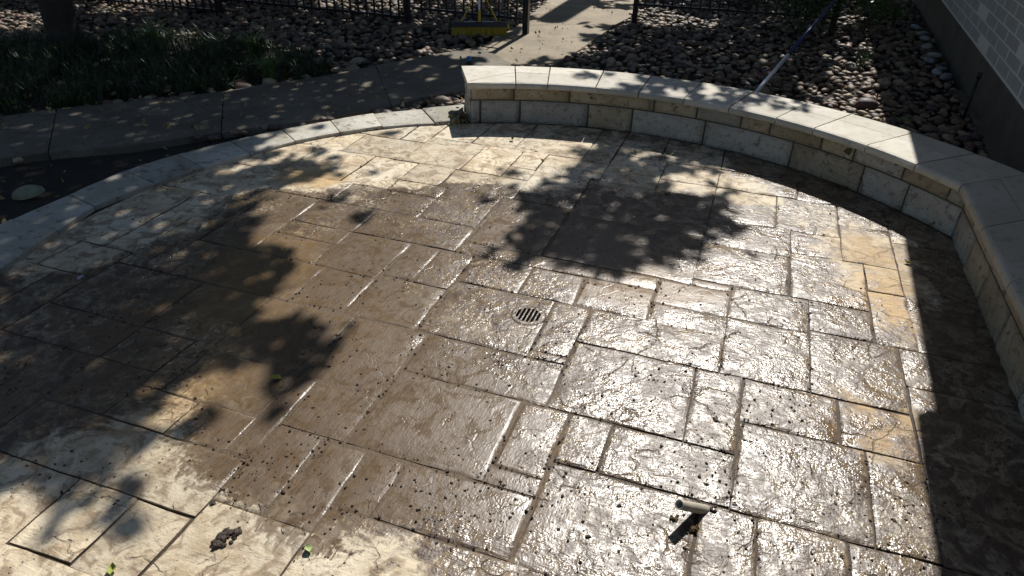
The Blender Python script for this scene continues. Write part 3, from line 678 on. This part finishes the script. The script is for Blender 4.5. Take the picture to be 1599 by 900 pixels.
def free(p, m_=0.0):
    r = (p-PC).length; n = p.dot(WN)
    if n > WALLN-.05: return False
    th_ = ang(p)
    if r < RB+.03 and -.3 < th_ < T0+.02: return False
    if r < 3.26: return False
    q = (p-C0).dot(LD)
    if q > -.3 and -.2 < (p-C0).dot(LN) < .56: return False
    return not any(inpoly(p, w_) for w_ in WALK)
items = []; x = -9.0
step = .082
nx = int(18/step); ny = int(11/step)
for i in range(nx):
    for j in range(ny):
        p = Vector((-9.5+(i+rng.uniform(-.5, .5))*step, 2.2+(j+rng.uniform(-.5, .5))*step))
        if p.y < 4 and p.x < 2.5: continue
        if p.y > 7.0 and rng.uniform() < .3: continue
        a, b = proj((p.x, p.y, 0))
        if not (-60 < a < 1660 and -45 < b < 420): continue
        if not free(p): continue
        if inpoly(p, GRASS) and rng.uniform() < .93: continue
        if inpoly(p, SOIL): continue
        s = rng.uniform(.026, .060)*(1.0 if rng.uniform() < .85 else 1.5)
        items.append((int(rng.integers(8)), (p.x, p.y, -.035+rng.uniform(0, .035)), s, (rng.normal(0, .16), rng.normal(0, .16), rng.uniform(0, 6.28)), rng.uniform(), a, b))
def pxsize(it): return it[2]/math.hypot(it[1][1], it[1][0], 2) if 0 <= it[5] <= 1600 and 0 <= it[6] <= 330 else 0
items.sort(key=pxsize, reverse=True)
rme = []
for i in range(8):
    V, F = SH_[i]; me = bpy.data.meshes.new('river_rock'); me.from_pydata(V.tolist(), [], F.tolist())
    me.polygons.foreach_set('use_smooth', [True]*len(F)); me.materials.append(M_rock); rme.append(me)
for it in items[:300]:
    o = bpy.data.objects.new('river_rock', rme[it[0]]); o.location = it[1]; o.scale = (it[2],)*3; o.rotation_euler = it[3]; link(o)
    zn = ('in the house shadow between seat wall and foundation' if it[5] > 1386 else 'in the sunlit strip behind the seat wall' if it[5] > 1322 else
          'in the tree shade between pole and sunlit strip' if it[5] > 1180 else 'in the tree shade between path and pole' if it[5] > 860 else 'in the narrow gap left of the seat wall')
    tag(o, label='smooth rounded river rock lying '+zn, cat='rock', group='river rocks '+zn)
bulk('river_rocks', [t[:5] for t in items[300:]], M_rock, SH_, kind='stuff')
def single_rock(px, py, s, label, mat, sc=(1, 1, 1), z=0.0, name='boulder', cat='rock', group=None, rz=0.0):
    V, F = SH_[int(rng.integers(8))]; p = at(px, py, z)
    o = mesh(name, V*np.array(sc)*s, F.tolist(), mat, smooth=True); o.location = p; o.rotation_euler = (0, 0, rz)
    return tag(o, label=label, cat=cat, group=group)
M_red = simple('dark_red_rock', (.09, .055, .05), .6, .3, 8, .004)
single_rock(1352, 163, .11, 'largest dark red brown rock in the lit strip behind the seat wall', M_red, (1, .9, 1.2), .02)
single_rock(690, 158, .10, 'rounded grey rock in the gap between walkway and patio border', M_rock, (1, .9, 1), .01)
for px, py in ((1431,42),(1446,60),(1450,72),(1461,86),(1470,108),(1464,113),(1478,120),(1452,94),(1440,52)):
    single_rock(px, py, rng.uniform(.075, .1), 'pale bluish cobble at the foot of the house foundation', M_pale, (1.1, .9, .8), .03, 'pale_cobble', 'rock', 'pale cobbles along the foundation', rng.uniform(0, 3))
# ---------------------------------------------------------------- fence
def fence(P, zr, label, hts=1.15, n=None, posts=(0, 1)):
    a, b = P; e = empty('picket_fence', (a.x, a.y, 0), label=label, cat='fence'); d = (b-a); L = d.length; d.normalize()
    R_ = Matrix.Rotation(math.atan2(d.y, d.x), 3, 'Z'); o3 = Vector((d.x, d.y, 0))
    for z in (zr, hts-.12):
        m_ = MB(); m_.box(o3*L/2+Vector((0, 0, z)), (L/2, .016, .016), R_); m_.build('rail', M_iron, e)
    k = int(L/.125); me = None
    for i in range(1, k):
        if me is None:
            m_ = MB(); m_.box((0, 0, 0), (.011, .011, (hts-zr+.06)/2), R_); q = m_.build('picket', M_iron, e); me = q.data
        else: q = link(bpy.data.objects.new('picket', me), e)
        q.location = o3*(L*i/k)+Vector((0, 0, (hts+zr-.02)/2))
    for t in posts:
        m_ = MB(); m_.box(o3*L*t+Vector((0, 0, .6)), (.037, .037, .66), R_)
        pk = m_.build('post', M_iron, e); c = MB(); c.box(o3*L*t+Vector((0, 0, 1.275)), (.045, .045, .012), R_); c.build('post_cap', M_iron, pk)
    return e
PA = at(637, 33).xy
fence((at(60, -10, .04).xy, at(343, 17, .04).xy), .04, 'black metal picket fence panel farthest left beyond the grass')
fence((at(350, -1.5, .05).xy, PA), .05, 'black metal picket fence panel between the grass and the push broom')
fence((PA+Vector((.09, -.01)), at(822, 30, .18).xy), .18, 'black metal picket panel directly behind the yellow push broom', posts=(1,))
PB = at(991, 34).xy
fence((PB, PB+Vector((2.6, -.62))), .24, 'black metal picket fence panel to the right of the path')
# ---------------------------------------------------------------- push broom
b0, b1 = at(706, 54), at(792, 54); bc = (b0+b1)/2; bd = (b1-b0).normalized(); bw = (b1-b0).length
br = empty('push_broom', bc, math.atan2(bd.y, bd.x), label='yellow push broom with black block standing upright against the fence', cat='broom')
m_ = MB()
for i in range(26):
    for j in range(3):
        x = -bw/2+.02+(bw-.04)*i/25; y = -.025+.025*j
        m_.tube([(x, y, .1), (x+rng.normal(0, .004), y+(j-1)*.01+rng.normal(0, .003), -.01)], [.013, .017], 6)
m_.build('bristles', M_bris, br)
m_ = MB(); m_.box((0, 0, .125), (bw/2, .042, .024)); m_.box((0, 0, .155), (bw/2-.02, .03, .008)); blk = m_.build('broom_block', M_navy, br)
for x in (-.13, .11): m_ = MB(); m_.box((x, -.018, .165), (.075, .016, .0015)); m_.build('sticker', M_whitep, blk)
m_ = MB(); m_.box((bw/2+.012, 0, .105), (.014, .04, .03)); m_.build('end_guard', M_yel, blk)
for sx in (-1, 1):
    m_ = MB(); m_.tube([(sx*.24, -.005, .155), (sx*.2, .0, .22), (sx*.085, .02, .44), (sx*.02, .025, .47)], .009, 6); m_.build('brace', M_yel, br)
m_ = MB(); m_.tube([(0, 0, .15), (0, .012, .3)], .019, 8); m_.build('socket', M_yel, br)
m_ = MB(); m_.tube([(0, .012, .27), (.01, .2, 1.42)], .0125, 8); m_.build('handle', M_silv, br)
# ---------------------------------------------------------------- telescopic pole
P0, P1 = at(1178, 148, .03), at(1300, 6, .62)
po = empty('telescopic_pole', P0, label='blue and silver telescopic pole leaning into the shrub behind the wall', cat='pole')
D = P1-P0; f1 = .40
m_ = MB(); m_.tube([D*-.03, D*f1], .020, 12); m_.build('lower_tube', M_silv, po, True)
m_ = MB(); m_.tube([D*(f1-.001), D*(f1+.03)], .022, 12); m_.build('clamp', M_blkp, po, True)
m_ = MB(); m_.tube([D*(f1+.028), D*1.02], .0195, 12); m_.build('upper_tube', M_bluem, po, True)
# ---------------------------------------------------------------- small fittings
q = at(1503.5, 190); rd = empty('drip_riser', q, label='thin black upright riser pipe beside the house foundation', cat='pipe')
m_ = MB(); m_.tube([(0, 0, -.05), (0, 0, .40)], .0125, 10); m_.build('riser_tube', M_blkp, rd, True)
m_ = MB(); m_.tube([(0, 0, .40), (0, 0, .45)], [.021, .019], 10); m_.build('riser_cap', M_blkp, rd, True)
q = at(733, 101); sp_ = empty('sprinkler_head', q, label='tiny blue topped black sprinkler head behind the left end of the wall', cat='sprinkler')
m_ = MB(); m_.tube([(0, 0, -.02), (0, 0, .045)], .03, 10); m_.build('body', M_blkp, sp_)
m_ = MB(); m_.tube([(0, 0, .045), (0, 0, .085), (0, 0, .09)], [.028, .026, .018], 10); m_.build('cap', M_bluep, sp_)
V, F = SH_[2]; o = mesh('garden_dome', [(math.cos(t)*math.cos(a)*.10, math.sin(t)*math.cos(a)*.055, math.sin(a)*.062) for a in np.linspace(0, 1.5, 7) for t in np.linspace(0, 2*math.pi, 21)[:-1]],
   [(i*20+k, i*20+(k+1) % 20, (i+1)*20+(k+1) % 20, (i+1)*20+k) for i in range(6) for k in range(20)]+[tuple(120+k for k in range(20))], M_dome, smooth=True)
o.location = at(45, 303, -.025); o.rotation_euler = (.25, -.1, .55); tag(o, label='smooth pale dome half buried in dark soil outside the border', cat='garden dome')
# broken pipe stub
G = at(1049, 845); best = min((abs(proj(G+S/S.z*h)[1]-789)+.5*abs(proj(G+S/S.z*h)[0]-1063), h) for h in np.arange(.01, .5, .002)); TP = G+S/S.z*best[1]
B0 = at(1100, 796)
pp = empty('pipe_stub', B0, label='broken muddy plastic pipe stub sticking up from the wet slabs', cat='pipe')
m_ = MB(); ax = (TP-B0); n_ = 14; vs = []; t_ = ax.normalized(); a_ = t_.cross(Vector((0, 0, 1))).normalized(); b_ = t_.cross(a_)
prof = [(-.02/ax.length, .017), (.3, .019), (.62, .018), (.8, .0175), (1.0, .018), (1.0, .0135), (.5, .0135), (0.1, .0135)]
for f, r in prof:
    for k in range(n_):
        an = 2*math.pi*k/n_; vs.append(ax*f+(a_*math.cos(an)+b_*math.sin(an))*r)
m_.add(vs, [(i*n_+k, i*n_+(k+1) % n_, (i+1)*n_+(k+1) % n_, (i+1)*n_+k) for i in range(len(prof)-1) for k in range(n_)])
m_.build('pipe_wall', M_pvc, pp, True)
# ---------------------------------------------------------------- mud clods
def clod(px, py, s, label, mat=None, n=5, group=None, cat='mud clod', name='mud_clod', flat=.7):
    p = at(px, py); its = []
    for i in range(n):
        a = rng.uniform(0, 6.28); r = s*rng.uniform(.2, 1.15)*(.6+.5*rng.uniform()) if i else 0
        its.append((int(rng.integers(8)), (p.x+r*math.cos(a), p.y+r*math.sin(a), s*.12*rng.uniform(.2, 1)), s*(rng.uniform(.12, .42) if i else .5), (rng.normal(0, .5), rng.normal(0, .5), a), 0))
    return bulk(name, its, mat or M_clod, CL_, label=label, cat=cat, group=group)
clod(347, 843, .037, 'largest dark wet mud clod on the dry slabs at lower left', n=30)
clod(370, 832, .024, 'brown crumbly clod just right of the largest mud clod', n=18)
clod(332, 787, .018, 'dark clod sitting on a slab corner at the edge of the mud')
clod(1055, 812, .022, 'ochre crumb left of the pipe stub shadow', M_sponge, 8)
clod(1082, 826, .026, 'rounded ochre clod right of the pipe stub shadow', M_sponge, 9)
clod(1112, 797, .018, 'dark crumbs at the foot of the pipe stub', n=6)
clod(1070, 857, .011, 'small dark crumb just below the ochre clod')
clod(1118, 657, .02, 'dark clump of crumbs on the pale wet slab above the pipe', n=7)
clod(1034, 697, .012, 'dark crumb pair on wet slab up left of the pipe')
clod(1104, 757, .012, 'two brown crumbs in a line just above the pipe')
clod(968, 790, .012, 'brown crumb on bright slab left of the pipe')
clod(1397, 813, .014, 'cluster of dark crumbs on the buff slab at lower right', n=8)
clod(1425, 512, .010, 'dark crumb on slab beside the house shadow edge')
clod(128, 434, .03, 'pale pebble in the shaded joint at far left', M_pale, 2, cat='pebble', name='pebble')
# crumbs and grit scattered over the wet part
its = []
while len(its) < 8500:
    if rng.uniform() < .4:      # grit gathers in the joints
        ra = RECTS[int(rng.integers(len(RECTS)))]; t = rng.uniform()
        ex = [(ra[0]+t*(ra[1]-ra[0]), ra[2]), (ra[0], ra[2]+t*(ra[3]-ra[2]))][int(rng.integers(2))]
        p = Vector(g2w(ex[0]+rng.normal(0, .008), ex[1]+rng.normal(0, .008)))
    else: p = at(rng.uniform(0, 1600), rng.uniform(230, 960)).xy
    if (p-PC).length > PR-.03 or (p-L0).dot(LN) > -.02: continue
    wv = wear_shade([[p.x, p.y]])[0]; nn = noise.noise(Vector((p.x*3, p.y*3, 5)))
    if rng.uniform() > .05+.45*max(wv[1], wv[0])+1.1*nn: continue
    s = .0014+.0080*rng.uniform()**4.2
    its.append((int(rng.integers(8)), (p.x, p.y, .001), s, (rng.normal(0, .5), rng.normal(0, .5), rng.uniform(0, 6)), 0))
bulk('mud_crumbs', its, M_clod, SH1, kind='stuff')
# ---------------------------------------------------------------- fallen leaves
def leaf(px, py, L, mat, label, rz=0, wd=.62, curl=.25, z=.004, group=None):
    L *= .8
    vs = []; fs = []; n = 6
    for i in range(n+1):
        t = i/n; wdt = math.sin(math.pi*min(t*1.05+.02, 1))**.7*wd*L/2*(1 if i < n else .05)
        for k, sx in enumerate((-1, 0, 1)):
            vs.append((sx*wdt, (t-.5)*L, abs(sx)*wdt*curl*1.6+L*curl*(t-.4)**2*2+.003*math.sin(7*t+sx)))
        if i: b = (i-1)*3; fs += [(b, b+1, b+4, b+3), (b+1, b+2, b+5, b+4)]
    k = len(vs); vs += [(-.0012, -.5*L, .004), (.0012, -.5*L, .004), (.0012, -.85*L, .001), (-.0012, -.85*L, .001)]; fs.append((k, k+1, k+2, k+3))
    o = mesh('fallen_leaf', vs, fs, mat, smooth=True); o.location = at(px, py, z); o.rotation_euler = (rng.normal(0, .15), rng.normal(0, .2), rz)
    tag(o, label=label, cat='leaf', group=group)
leaf(431, 592, .055, M_yleaf, 'bright yellow green leaf lying alone on the brown mud', 1.9, .8, .5)
leaf(1418, 411, .06, M_yleaf, 'curled yellow leaf just inside the sunlit edge by the house shadow', 1.2, .6, .6)
leaf(1442, 411, .05, M_yleaf, 'yellow leaf in the house shadow beside the curled one', 1.7)
leaf(482, 860, .045, M_lime, 'pale green leaf at the lower tip of the mud patch', .6, .8, .5)
leaf(176, 891, .05, M_yleaf, 'yellow leaf on dry slabs at the bottom left', .3, .7, .5)
leaf(1042, 302, .06, M_bright, 'green leaf in the big dappled shadow near the curved wall', 1.3)
leaf(1022, 234, .07, M_yleaf, 'yellow leaf near the foot of the curved wall', 1.5, .5)
leaf(993, 239, .05, M_dry, 'brown curled leaf left of the yellow leaf at the wall foot', .7, .6, .8)
leaf(800, 219, .06, M_dry, 'dark curled leaf upright in the sun by the wall end', .2, .6, 1.0)
leaf(848, 250, .05, M_dry, 'small brown leaf on buff slabs below the wall', 1.0)
leaf(704, 195, .06, M_yleaf, 'yellow leaf on the border slab next to the wall end', 1.3)
leaf(1320, 292, .07, M_dry, 'dull brown leaf in the shadow at the foot of the wall', 1.1)
its = []
for i in range(46):
    p = at(rng.normal(716, 9), rng.normal(188, 5)); its.append((p, rng.uniform(.018, .04)))
def leaf_cloud(name, pts, mat, parent=None, **tg):
    """pts: (position, half size, normal or None) -> one mesh of pointed leaves"""
    n = len(pts); P = np.array([p[0][:] for p in pts]); s = np.array([p[1] for p in pts])[:, None]
    a = rng.normal(size=(n, 3)); a /= np.linalg.norm(a, axis=1)[:, None]
    if len(pts[0]) > 2: up = np.array([p[2] for p in pts]); a = a*up[:, None]+np.array([0, 0, 1.0])*(1-up[:, None])*.0+a*0
    b = rng.normal(size=(n, 3)); b -= (b*a).sum(1)[:, None]*a; b /= np.linalg.norm(b, axis=1)[:, None]; c = np.cross(a, b)
    q = [b*s, b*s*.25+c*s*.5, -b*s*.9, b*s*.25-c*s*.5, b*s*-.35+c*s*.38, b*s*-.35-c*s*.38]
    V = np.stack([P+q[0], P+q[1]+a*s*.1, P+q[4]+a*s*.08, P+q[2], P+q[5]+a*s*.08, P+q[3]+a*s*.1], 1).reshape(-1, 3)
    me = bpy.data.meshes.new(name); me.vertices.add(len(V)); me.vertices.foreach_set('co', V.ravel())
    me.loops.add(n*6); me.loops.foreach_set('vertex_index', np.arange(n*6, dtype=np.int32))
    me.polygons.add(n); me.polygons.foreach_set('loop_start', np.arange(n, dtype=np.int32)*6)
    me.update(); me.validate(); me.materials.append(mat); o = link(bpy.data.objects.new(name, me), parent); tag(o, **tg); return o
leaf_cloud('leaf_litter', [(p+Vector((0, 0, rng.uniform(.003, .05))), s) for p, s in its], M_dry, kind='stuff')
its = []
for i in range(1100):
    a, b = rng.uniform(-20, 1450), rng.uniform(0, 200); p = at(a, b, .03)
    if (p.xy-PC).length < 3.3 or p.xy.dot(WN) > 1.6: continue
    its.append((p, rng.uniform(.012, .03)))
for i in range(170):
    p = at(rng.uniform(-20, 620), rng.uniform(180, 360), -.045)
    if inpoly(p.xy, SOIL): its.append((p, rng.uniform(.012, .03)))
leaf_cloud('dry_leaf_litter', its, M_dry, kind='stuff')
m_ = MB()
for i in range(70):
    p = at(rng.uniform(250, 1500), rng.uniform(240, 890)); a = rng.uniform(0, 6.28); L = rng.uniform(.015, .06)
    if (p.xy-PC).length > PR-.05 or (p.xy-L0).dot(LN) > -.05: continue
    d = Vector((math.cos(a), math.sin(a), 0)); m_.tube([p+Vector((0, 0, .002)), p+d*L*.5+Vector((-d.y, d.x, 0))*L*.08+Vector((0, 0, .004)), p+d*L+Vector((0, 0, .002))], [.0013, .0011, .0006], 4)
tag(m_.build('twig_litter', M_bark), kind='stuff')
# ---------------------------------------------------------------- grass and shrubs
def blades(name, pts, mat, parent=None, **tg):
    vs = []; fs = []
    for p, L, w_, a, lean in pts:
        d = Vector((math.cos(a), math.sin(a), 0)); sd = Vector((-d.y, d.x, 0))*w_/2; k = len(vs)
        for t in (0, .4, .75, 1):
            q = Vector(p)+d*L*lean*t*t+Vector((0, 0, L*(t-.55*lean*t*t*t)))
            ww = sd*(1-t*t*.95)
            vs += [q-ww, q+ww]
        for i in range(3): fs.append((k+2*i, k+2*i+1, k+2*i+3, k+2*i+2))
    o = mesh(name, vs, fs, mat, parent); tag(o, **tg); return o
pts = []
gx = [p.x for p in GRASS]; gy = [p.y for p in GRASS]
cl = []
for i in range(9000):
    p = Vector((rng.uniform(min(gx), max(gx)), rng.uniform(min(gy), max(gy))))
    if inpoly(p, GRASS):
        cl.append(p)
cl = cl[:620]
for c in cl:
    for k in range(16):
        pts.append(((c.x+rng.normal(0, .03), c.y+rng.normal(0, .03), -.05), rng.uniform(.14, .3), rng.uniform(.006, .011), rng.uniform(0, 6.28), rng.uniform(.3, .9)))
blades('grass', pts, M_grass, kind='stuff')
for px, py, lab in ((243, 66, 'sunlit strappy grass tuft at the back edge of the dark grass'), (398, 80, 'sunlit grass tuft near the rocks at the right of the dark grass'), (422, 118, 'leafy green tuft at the front edge of the grass by the walkway')):
    c = at(px, py)
    blades('grass_tuft', [((c.x+rng.normal(0, .03), c.y+rng.normal(0, .03), -.05), rng.uniform(.25, .42), .012, rng.uniform(0, 6.28), rng.uniform(.3, .9)) for _ in range(60)], M_bright, label=lab, cat='grass tuft')
def shrub(px, py, R, Hh, n, s, label, mat, name='shrub', pxz=0.0):
    c = at(px, py); e = empty(name, c, label=label, cat='shrub' if name == 'shrub' else 'plant'); m_ = MB(); L = []
    for k in range(7):
        a = rng.uniform(0, 6.28); r = R*rng.uniform(.3, .9); tip = Vector((r*math.cos(a), r*math.sin(a), Hh*rng.uniform(.5, 1)))
        mid = tip*.5+Vector((0, 0, Hh*.15)); m_.tube([(0, 0, -.05), mid, tip], [.008, .006, .003], 5)
        for i in range(n//7):
            t = rng.uniform(.2, 1); q = mid.lerp(tip, t)+Vector(rng.normal(0, R*.24, 3)); q.z = max(q.z, .02); L.append((q, s*rng.uniform(.6, 1.2)))
    m_.build('stems', M_stem, e); leaf_cloud('foliage', L, mat, e); return e
shrub(1245, 55, .62, .75, 1500, .032, 'dense dark shrub hiding the upper end of the pole', M_shrub)
shrub(1170, 10, .5, .6, 900, .035, 'dark shrub at the fence right of the path', M_shrub)
shrub(1350, 45, .30, .55, 330, .035, 'sparse shrub with pale lit leaves between the dark shrub and the house', M_bright)
shrub(1393, 44, .12, .3, 40, .045, 'small leafy shoot with bright leaves in the shade by the house', M_bright, 'plant')
shrub(1345, 105, .14, .2, 90, .022, 'low weedy plant among the sunlit rocks', M_shrub, 'plant')
e = empty('seedling', at(1405, 199), label='tiny bright green seedling just behind the wall by the shadow edge', cat='plant')
m_ = MB(); m_.tube([(0, 0, -.03), (0, 0, .07)], .003, 5); m_.build('stem', M_stem, e)
for k in range(5):
    a = k*1.3; vs = [(0, 0, .06), (.03*math.cos(a-.35), .03*math.sin(a-.35), .085), (.065*math.cos(a), .065*math.sin(a), .08), (.03*math.cos(a+.35), .03*math.sin(a+.35), .085)]
    mesh('seedling_leaf', vs, [(0, 1, 2, 3)], M_bright, e)
# ---------------------------------------------------------------- trees whose crowns shade the garden
SHD = """100,440,8;250,420,10;200,500,10;120,480,9;150,500,9;300,460,10;350,400,8;200,560,10;60,560,8;60,640,10;150,640,8;30,700,9;250,540,8;325,520,8;400,512,10;440,525,9;350,560,8;420,430,9;470,400,4;480,505,5;520,540,6;490,560,4;100,360,8;60,400,7;160,320,9;200,345,8;220,300,8;300,260,8;120,320,8;260,330,8;210,385,5;240,350,5;340,310,5;310,350,8;300,385,8;370,345,6;400,300,6;350,290,6;430,262,8;500,276,9;540,285,6;460,285,4;340,270,7;400,245,5;180,440,10;20,480,7;130,540,7;30,600,5;100,580,9;0,660,9;100,690,8;170,600,9;190,665,7;60,720,7;30,760,6;100,735,6;140,700,8;20,700,9;60,680,9;10,800,5
900,310,9;950,340,10;1000,350,10;1060,350,10;1100,345,9;850,330,8;820,300,6;880,290,7;1150,330,5;1000,310,8;1050,290,5;1100,300,6;900,380,10;850,380,8;960,400,9;1010,395,8;1060,390,7;1120,385,3;830,405,6;1180,290,3;930,270,6;960,250,6;1000,260,6;880,250,6;920,285,9;840,275,5;1050,300,8;1010,285,8;620,335,6;590,345,4;680,330,1;700,215,7;1150,300,4;780,330,3;770,390,1;1200,330,0;1190,360,0;1060,270,5;1130,270,5;800,240,0;850,265,1;1000,235,5
700,250,0;740,225,1;780,280,0;560,300,0;650,300,1;700,380,0;450,330,1;480,380,0;560,430,0;520,470,0;600,560,0;470,600,2;550,600,0;700,500,0;800,480,0;900,450,0;1000,450,0;1100,430,0;1200,400,0;1250,330,0;1300,500,0;1200,600,0;1000,600,0;1000,800,0;1300,800,0;800,700,0;600,750,0;400,740,0;300,760,1;250,850,0;100,850,1;50,800,5;130,765,7;190,735,8;235,785,7;205,835,6;165,800,6;250,745,5;100,800,5;220,680,4;300,650,2;340,650,3;400,655,6;440,650,5;420,668,4;375,645,5;350,600,2;280,560,6;300,610,2;460,850,0;640,230,0;580,215,3;660,185,4;620,190,2;530,200,2;480,220,3;450,215,5;600,250,0;520,250,2;1100,520,0;900,550,0;1400,450,0;1400,600,0;1450,800,0;1100,700,0;700,850,0;550,700,0;650,650,0;1300,400,0;380,460,7;410,470,2;340,470,8;330,430,9;380,380,4;440,350,1;400,420,7;860,420,2;760,350,1;700,340,1;30,830,1;20,890,0;150,890,0
600,165,8;500,160,9;400,175,8;300,190,9;200,200,9;100,200,9;0,200,9;560,130,9;450,150,8;650,130,9;700,110,8;680,95,6;720,90,3;350,165,7;40,220,8;780,85,1;830,90,2;800,65,4;850,60,1;880,70,4;900,45,2;950,20,2;870,25,2;930,50,2;840,40,3;870,45,1;910,20,1;950,35,2;960,5,5;760,50,10;720,60,10;790,30,9;250,230,9;100,280,10;0,300,10;170,260,9;400,205,8;45,300,4
200,100,10;300,100,10;100,120,10;400,100,10;450,110,10;0,120,10;242,60,5;400,78,5;420,112,5;520,90,9;560,70,7;600,95,7;640,70,8;680,60,8;650,105,9;600,50,8;550,40,8;620,35,6;500,50,8;440,50,9;380,40,9;300,35,8;240,20,4;260,35,8;140,10,4;40,32,3;60,60,9;160,50,8;320,10,9;440,10,10;520,5,6;600,5,5;680,5,5;740,10,8;0,0,8;80,0,9;200,25,8;480,20,9;580,20,7;600,8,2;560,2,3;500,-5,3;640,-5,3;700,-5,4;720,5,3;280,-5,3;220,5,3;160,-3,4
900,95,8;950,100,10;1000,90,9;1050,100,10;1100,110,10;1000,60,8;1060,30,4;1020,25,3;1100,60,9;1150,90,9;1200,100,9;1100,10,9;1200,120,8;1250,130,8;1300,160,7;1280,110,9;1250,60,10;1200,40,9;1300,40,9;1310,100,9;1290,130,7;1355,130,0;1360,170,0;1350,150,0;1365,110,1;1345,175,0;1360,90,2;1375,165,0;1370,135,0;1345,190,0;1330,180,1;1340,120,2;1340,80,6;1350,40,5;1350,100,5;1370,150,1;1390,44,6;1330,150,5;1375,185,1;925,60,8;970,50,9;1160,20,9;900,85,3;870,97,3;1010,110,9;1150,130,9"""
CAPS = "735,115,0;780,115,0;840,118,1;900,122,2;950,125,5;1000,130,6;1060,140,5;1120,150,5;1180,165,4;1240,180,3;1300,195,2;1360,215,1;1420,230,0;960,118,5;1040,126,6;1130,143,6;1210,165,5"
def plist(txt, z=0.0):
    r = []
    for ln in txt.split('\n'):
        for t in ln.split(';'):
            a, b, c = map(float, t.split(',')); p = at(a, b, z)-S/S.z*z; r.append((p.x, p.y, c/10))
    return r
CPT = plist(SHD)+plist(CAPS, ZC)
CPT = np.array(CPT)
def shade(xy):
    d2 = ((xy[:, None, :]-CPT[None, :, :2])**2).sum(2)
    dn = np.hypot(xy[:, 0], xy[:, 1])[:, None]
    sg = .115+.020*dn
    k = np.exp(-d2/(2*sg**2)); k2 = np.exp(-d2/(2*(sg*4)**2))*1e-4
    far = 1e-6
    return ((k+k2) @ CPT[:, 2]+far*.9)/((k+k2).sum(1)+far)
TREES = [empty('shade_tree', (-5.32, 8.42, 0), label='tree with dark trunk standing at the back of the grass', cat='tree'),
         empty('shade_tree', (2.4, 16.2, 0), label='tall tree beyond the fence whose branches reach over the patio', cat='tree')]
def grid(x0, x1, y0, y1, st): 
    X, Y = np.meshgrid(np.arange(x0, x1, st), np.arange(y0, y1, st)); P = np.stack([X.ravel(), Y.ravel()], 1); return P+rng.uniform(-.5, .5, P.shape)*st
near = grid(-4.6, 3.6, .4, 7.0, .052); far = np.concatenate([grid(-11, 9, 7.0, 21, .115), grid(-11, -4.6, .5, 7.0, .115)])
Lv = [[], []]
for P, sz, st in ((near, .082, .05), (far, .165, .1)):
    f = shade(P)
    nz = np.array([noise.noise(Vector((x*2.4, y*1.8, 1)))*.5+noise.noise(Vector((x*5.5, y*4, 4)))*.55+noise.noise(Vector((x*12, y*9, 4)))*.35 for x, y in P])
    if st > .08: nz = np.array([noise.noise(Vector((x*1.7+y*.5, y*1.3, 11)))*.8+noise.noise(Vector((x*4.1, y*3.1, 14)))*.45 for x, y in P])
    keep = f+nz*np.where(f > .85, .40 if st > .08 else .34, .62)*np.where(f < .03, 0.0, 1) > .5
    inside = (P @ np.array(WN[:])) < .55
    lim = np.where(P[:, 1] < 7, inside, True)
    Q = P[keep & lim]; dense = Q[shade(Q) > .55]
    for (x, y) in np.concatenate([Q, dense+rng.normal(0, st*.5, dense.shape)]):
        cz = 5.3+.8*noise.noise(Vector((x*.7, y*.7, 9))); h = cz+rng.uniform(-.7, .7)
        q = Vector((x, y, 0))+S/S.z*h
        Lv[0 if q.x < -.6+.05*(q.y-8) else 1].append((q, sz*rng.uniform(.75, 1.25)))
for t, tr in enumerate(TREES):
    o3 = tr.location; loc = [(q-o3, s) for q, s in Lv[t]]
    leaf_cloud('crown', loc, M_leaf, tr, kind='stuff')
    m_ = MB(); r0_ = .17 if t == 0 else .3; top = 4.6 if t == 0 else 6.5
    m_.tube([(0, 0, -.15), (.0, 0, .1), (.02, .01, top*.5), (.05, 0, top)], [r0_*1.35, r0_*1.05, r0_*.9, r0_*.75], 14); m_.build('trunk', M_bark, tr, True)
    made = 0
    for i in rng.choice(len(loc), 500, replace=False):
        tip = loc[i][0]; a = Vector((.05, 0, top-.1)); mid = a.lerp(tip, .45)+Vector((0, 0, .4))
        q_ = np.array([((a.lerp(mid, t_*2) if t_ < .5 else mid.lerp(tip, t_*2-1))+o3)[:] for t_ in np.linspace(.1, 1, 10)])
        gq = q_[:, :2]-q_[:, 2:3]*np.array([S.x/S.z, S.y/S.z])
        if shade(gq).min() < .62: continue
        made += 1
        if made > 14: break
        m_ = MB(); m_.tube([a, mid, tip], [r0_*.35, r0_*.2, .012], 7); m_.build('limb', M_bark, tr, True)

for i, (x, y, R_, H_) in enumerate(((-13, 20, 3.0, 7), (-9.2, 22.5, 2.8, 7.5), (-5, 21, 2.6, 6.5), (-1.2, 23, 2.8, 7.5), (6.2, 22.5, 2.6, 7), (9.5, 20.5, 2.6, 6.5), (-13.5, 13.5, 2.6, 6.5), (-12.6, 8.2, 2.3, 6), (-12.2, 3.5, 2.3, 6))):  # unseen trees, added to block low sky light and deepen the shade
    e = empty('sky_block_tree', (x, y, 0), label='unseen green tree in the row added to block low sky light', cat='tree', group='added trees blocking low sky')
    L = []
    while len(L) < 2600:
        v = rng.normal(size=3); v /= np.linalg.norm(v); rr = rng.uniform(.55, 1)**.6*(1+.25*noise.noise(Vector(v*2.2)+Vector((i*5.0, 0, 0))))
        L.append((Vector((v[0]*R_*rr, v[1]*R_*rr, H_*.53+v[2]*H_*.5*rr)), rng.uniform(.12, .22)))
    leaf_cloud('crown', L, M_leaf, e, kind='stuff')
    m_ = MB(); m_.tube([(0, 0, -.1), (.05, 0, H_*.3), (0, .05, H_*.7)], [.17, .13, .05], 9); m_.build('trunk', M_bark, e, True)
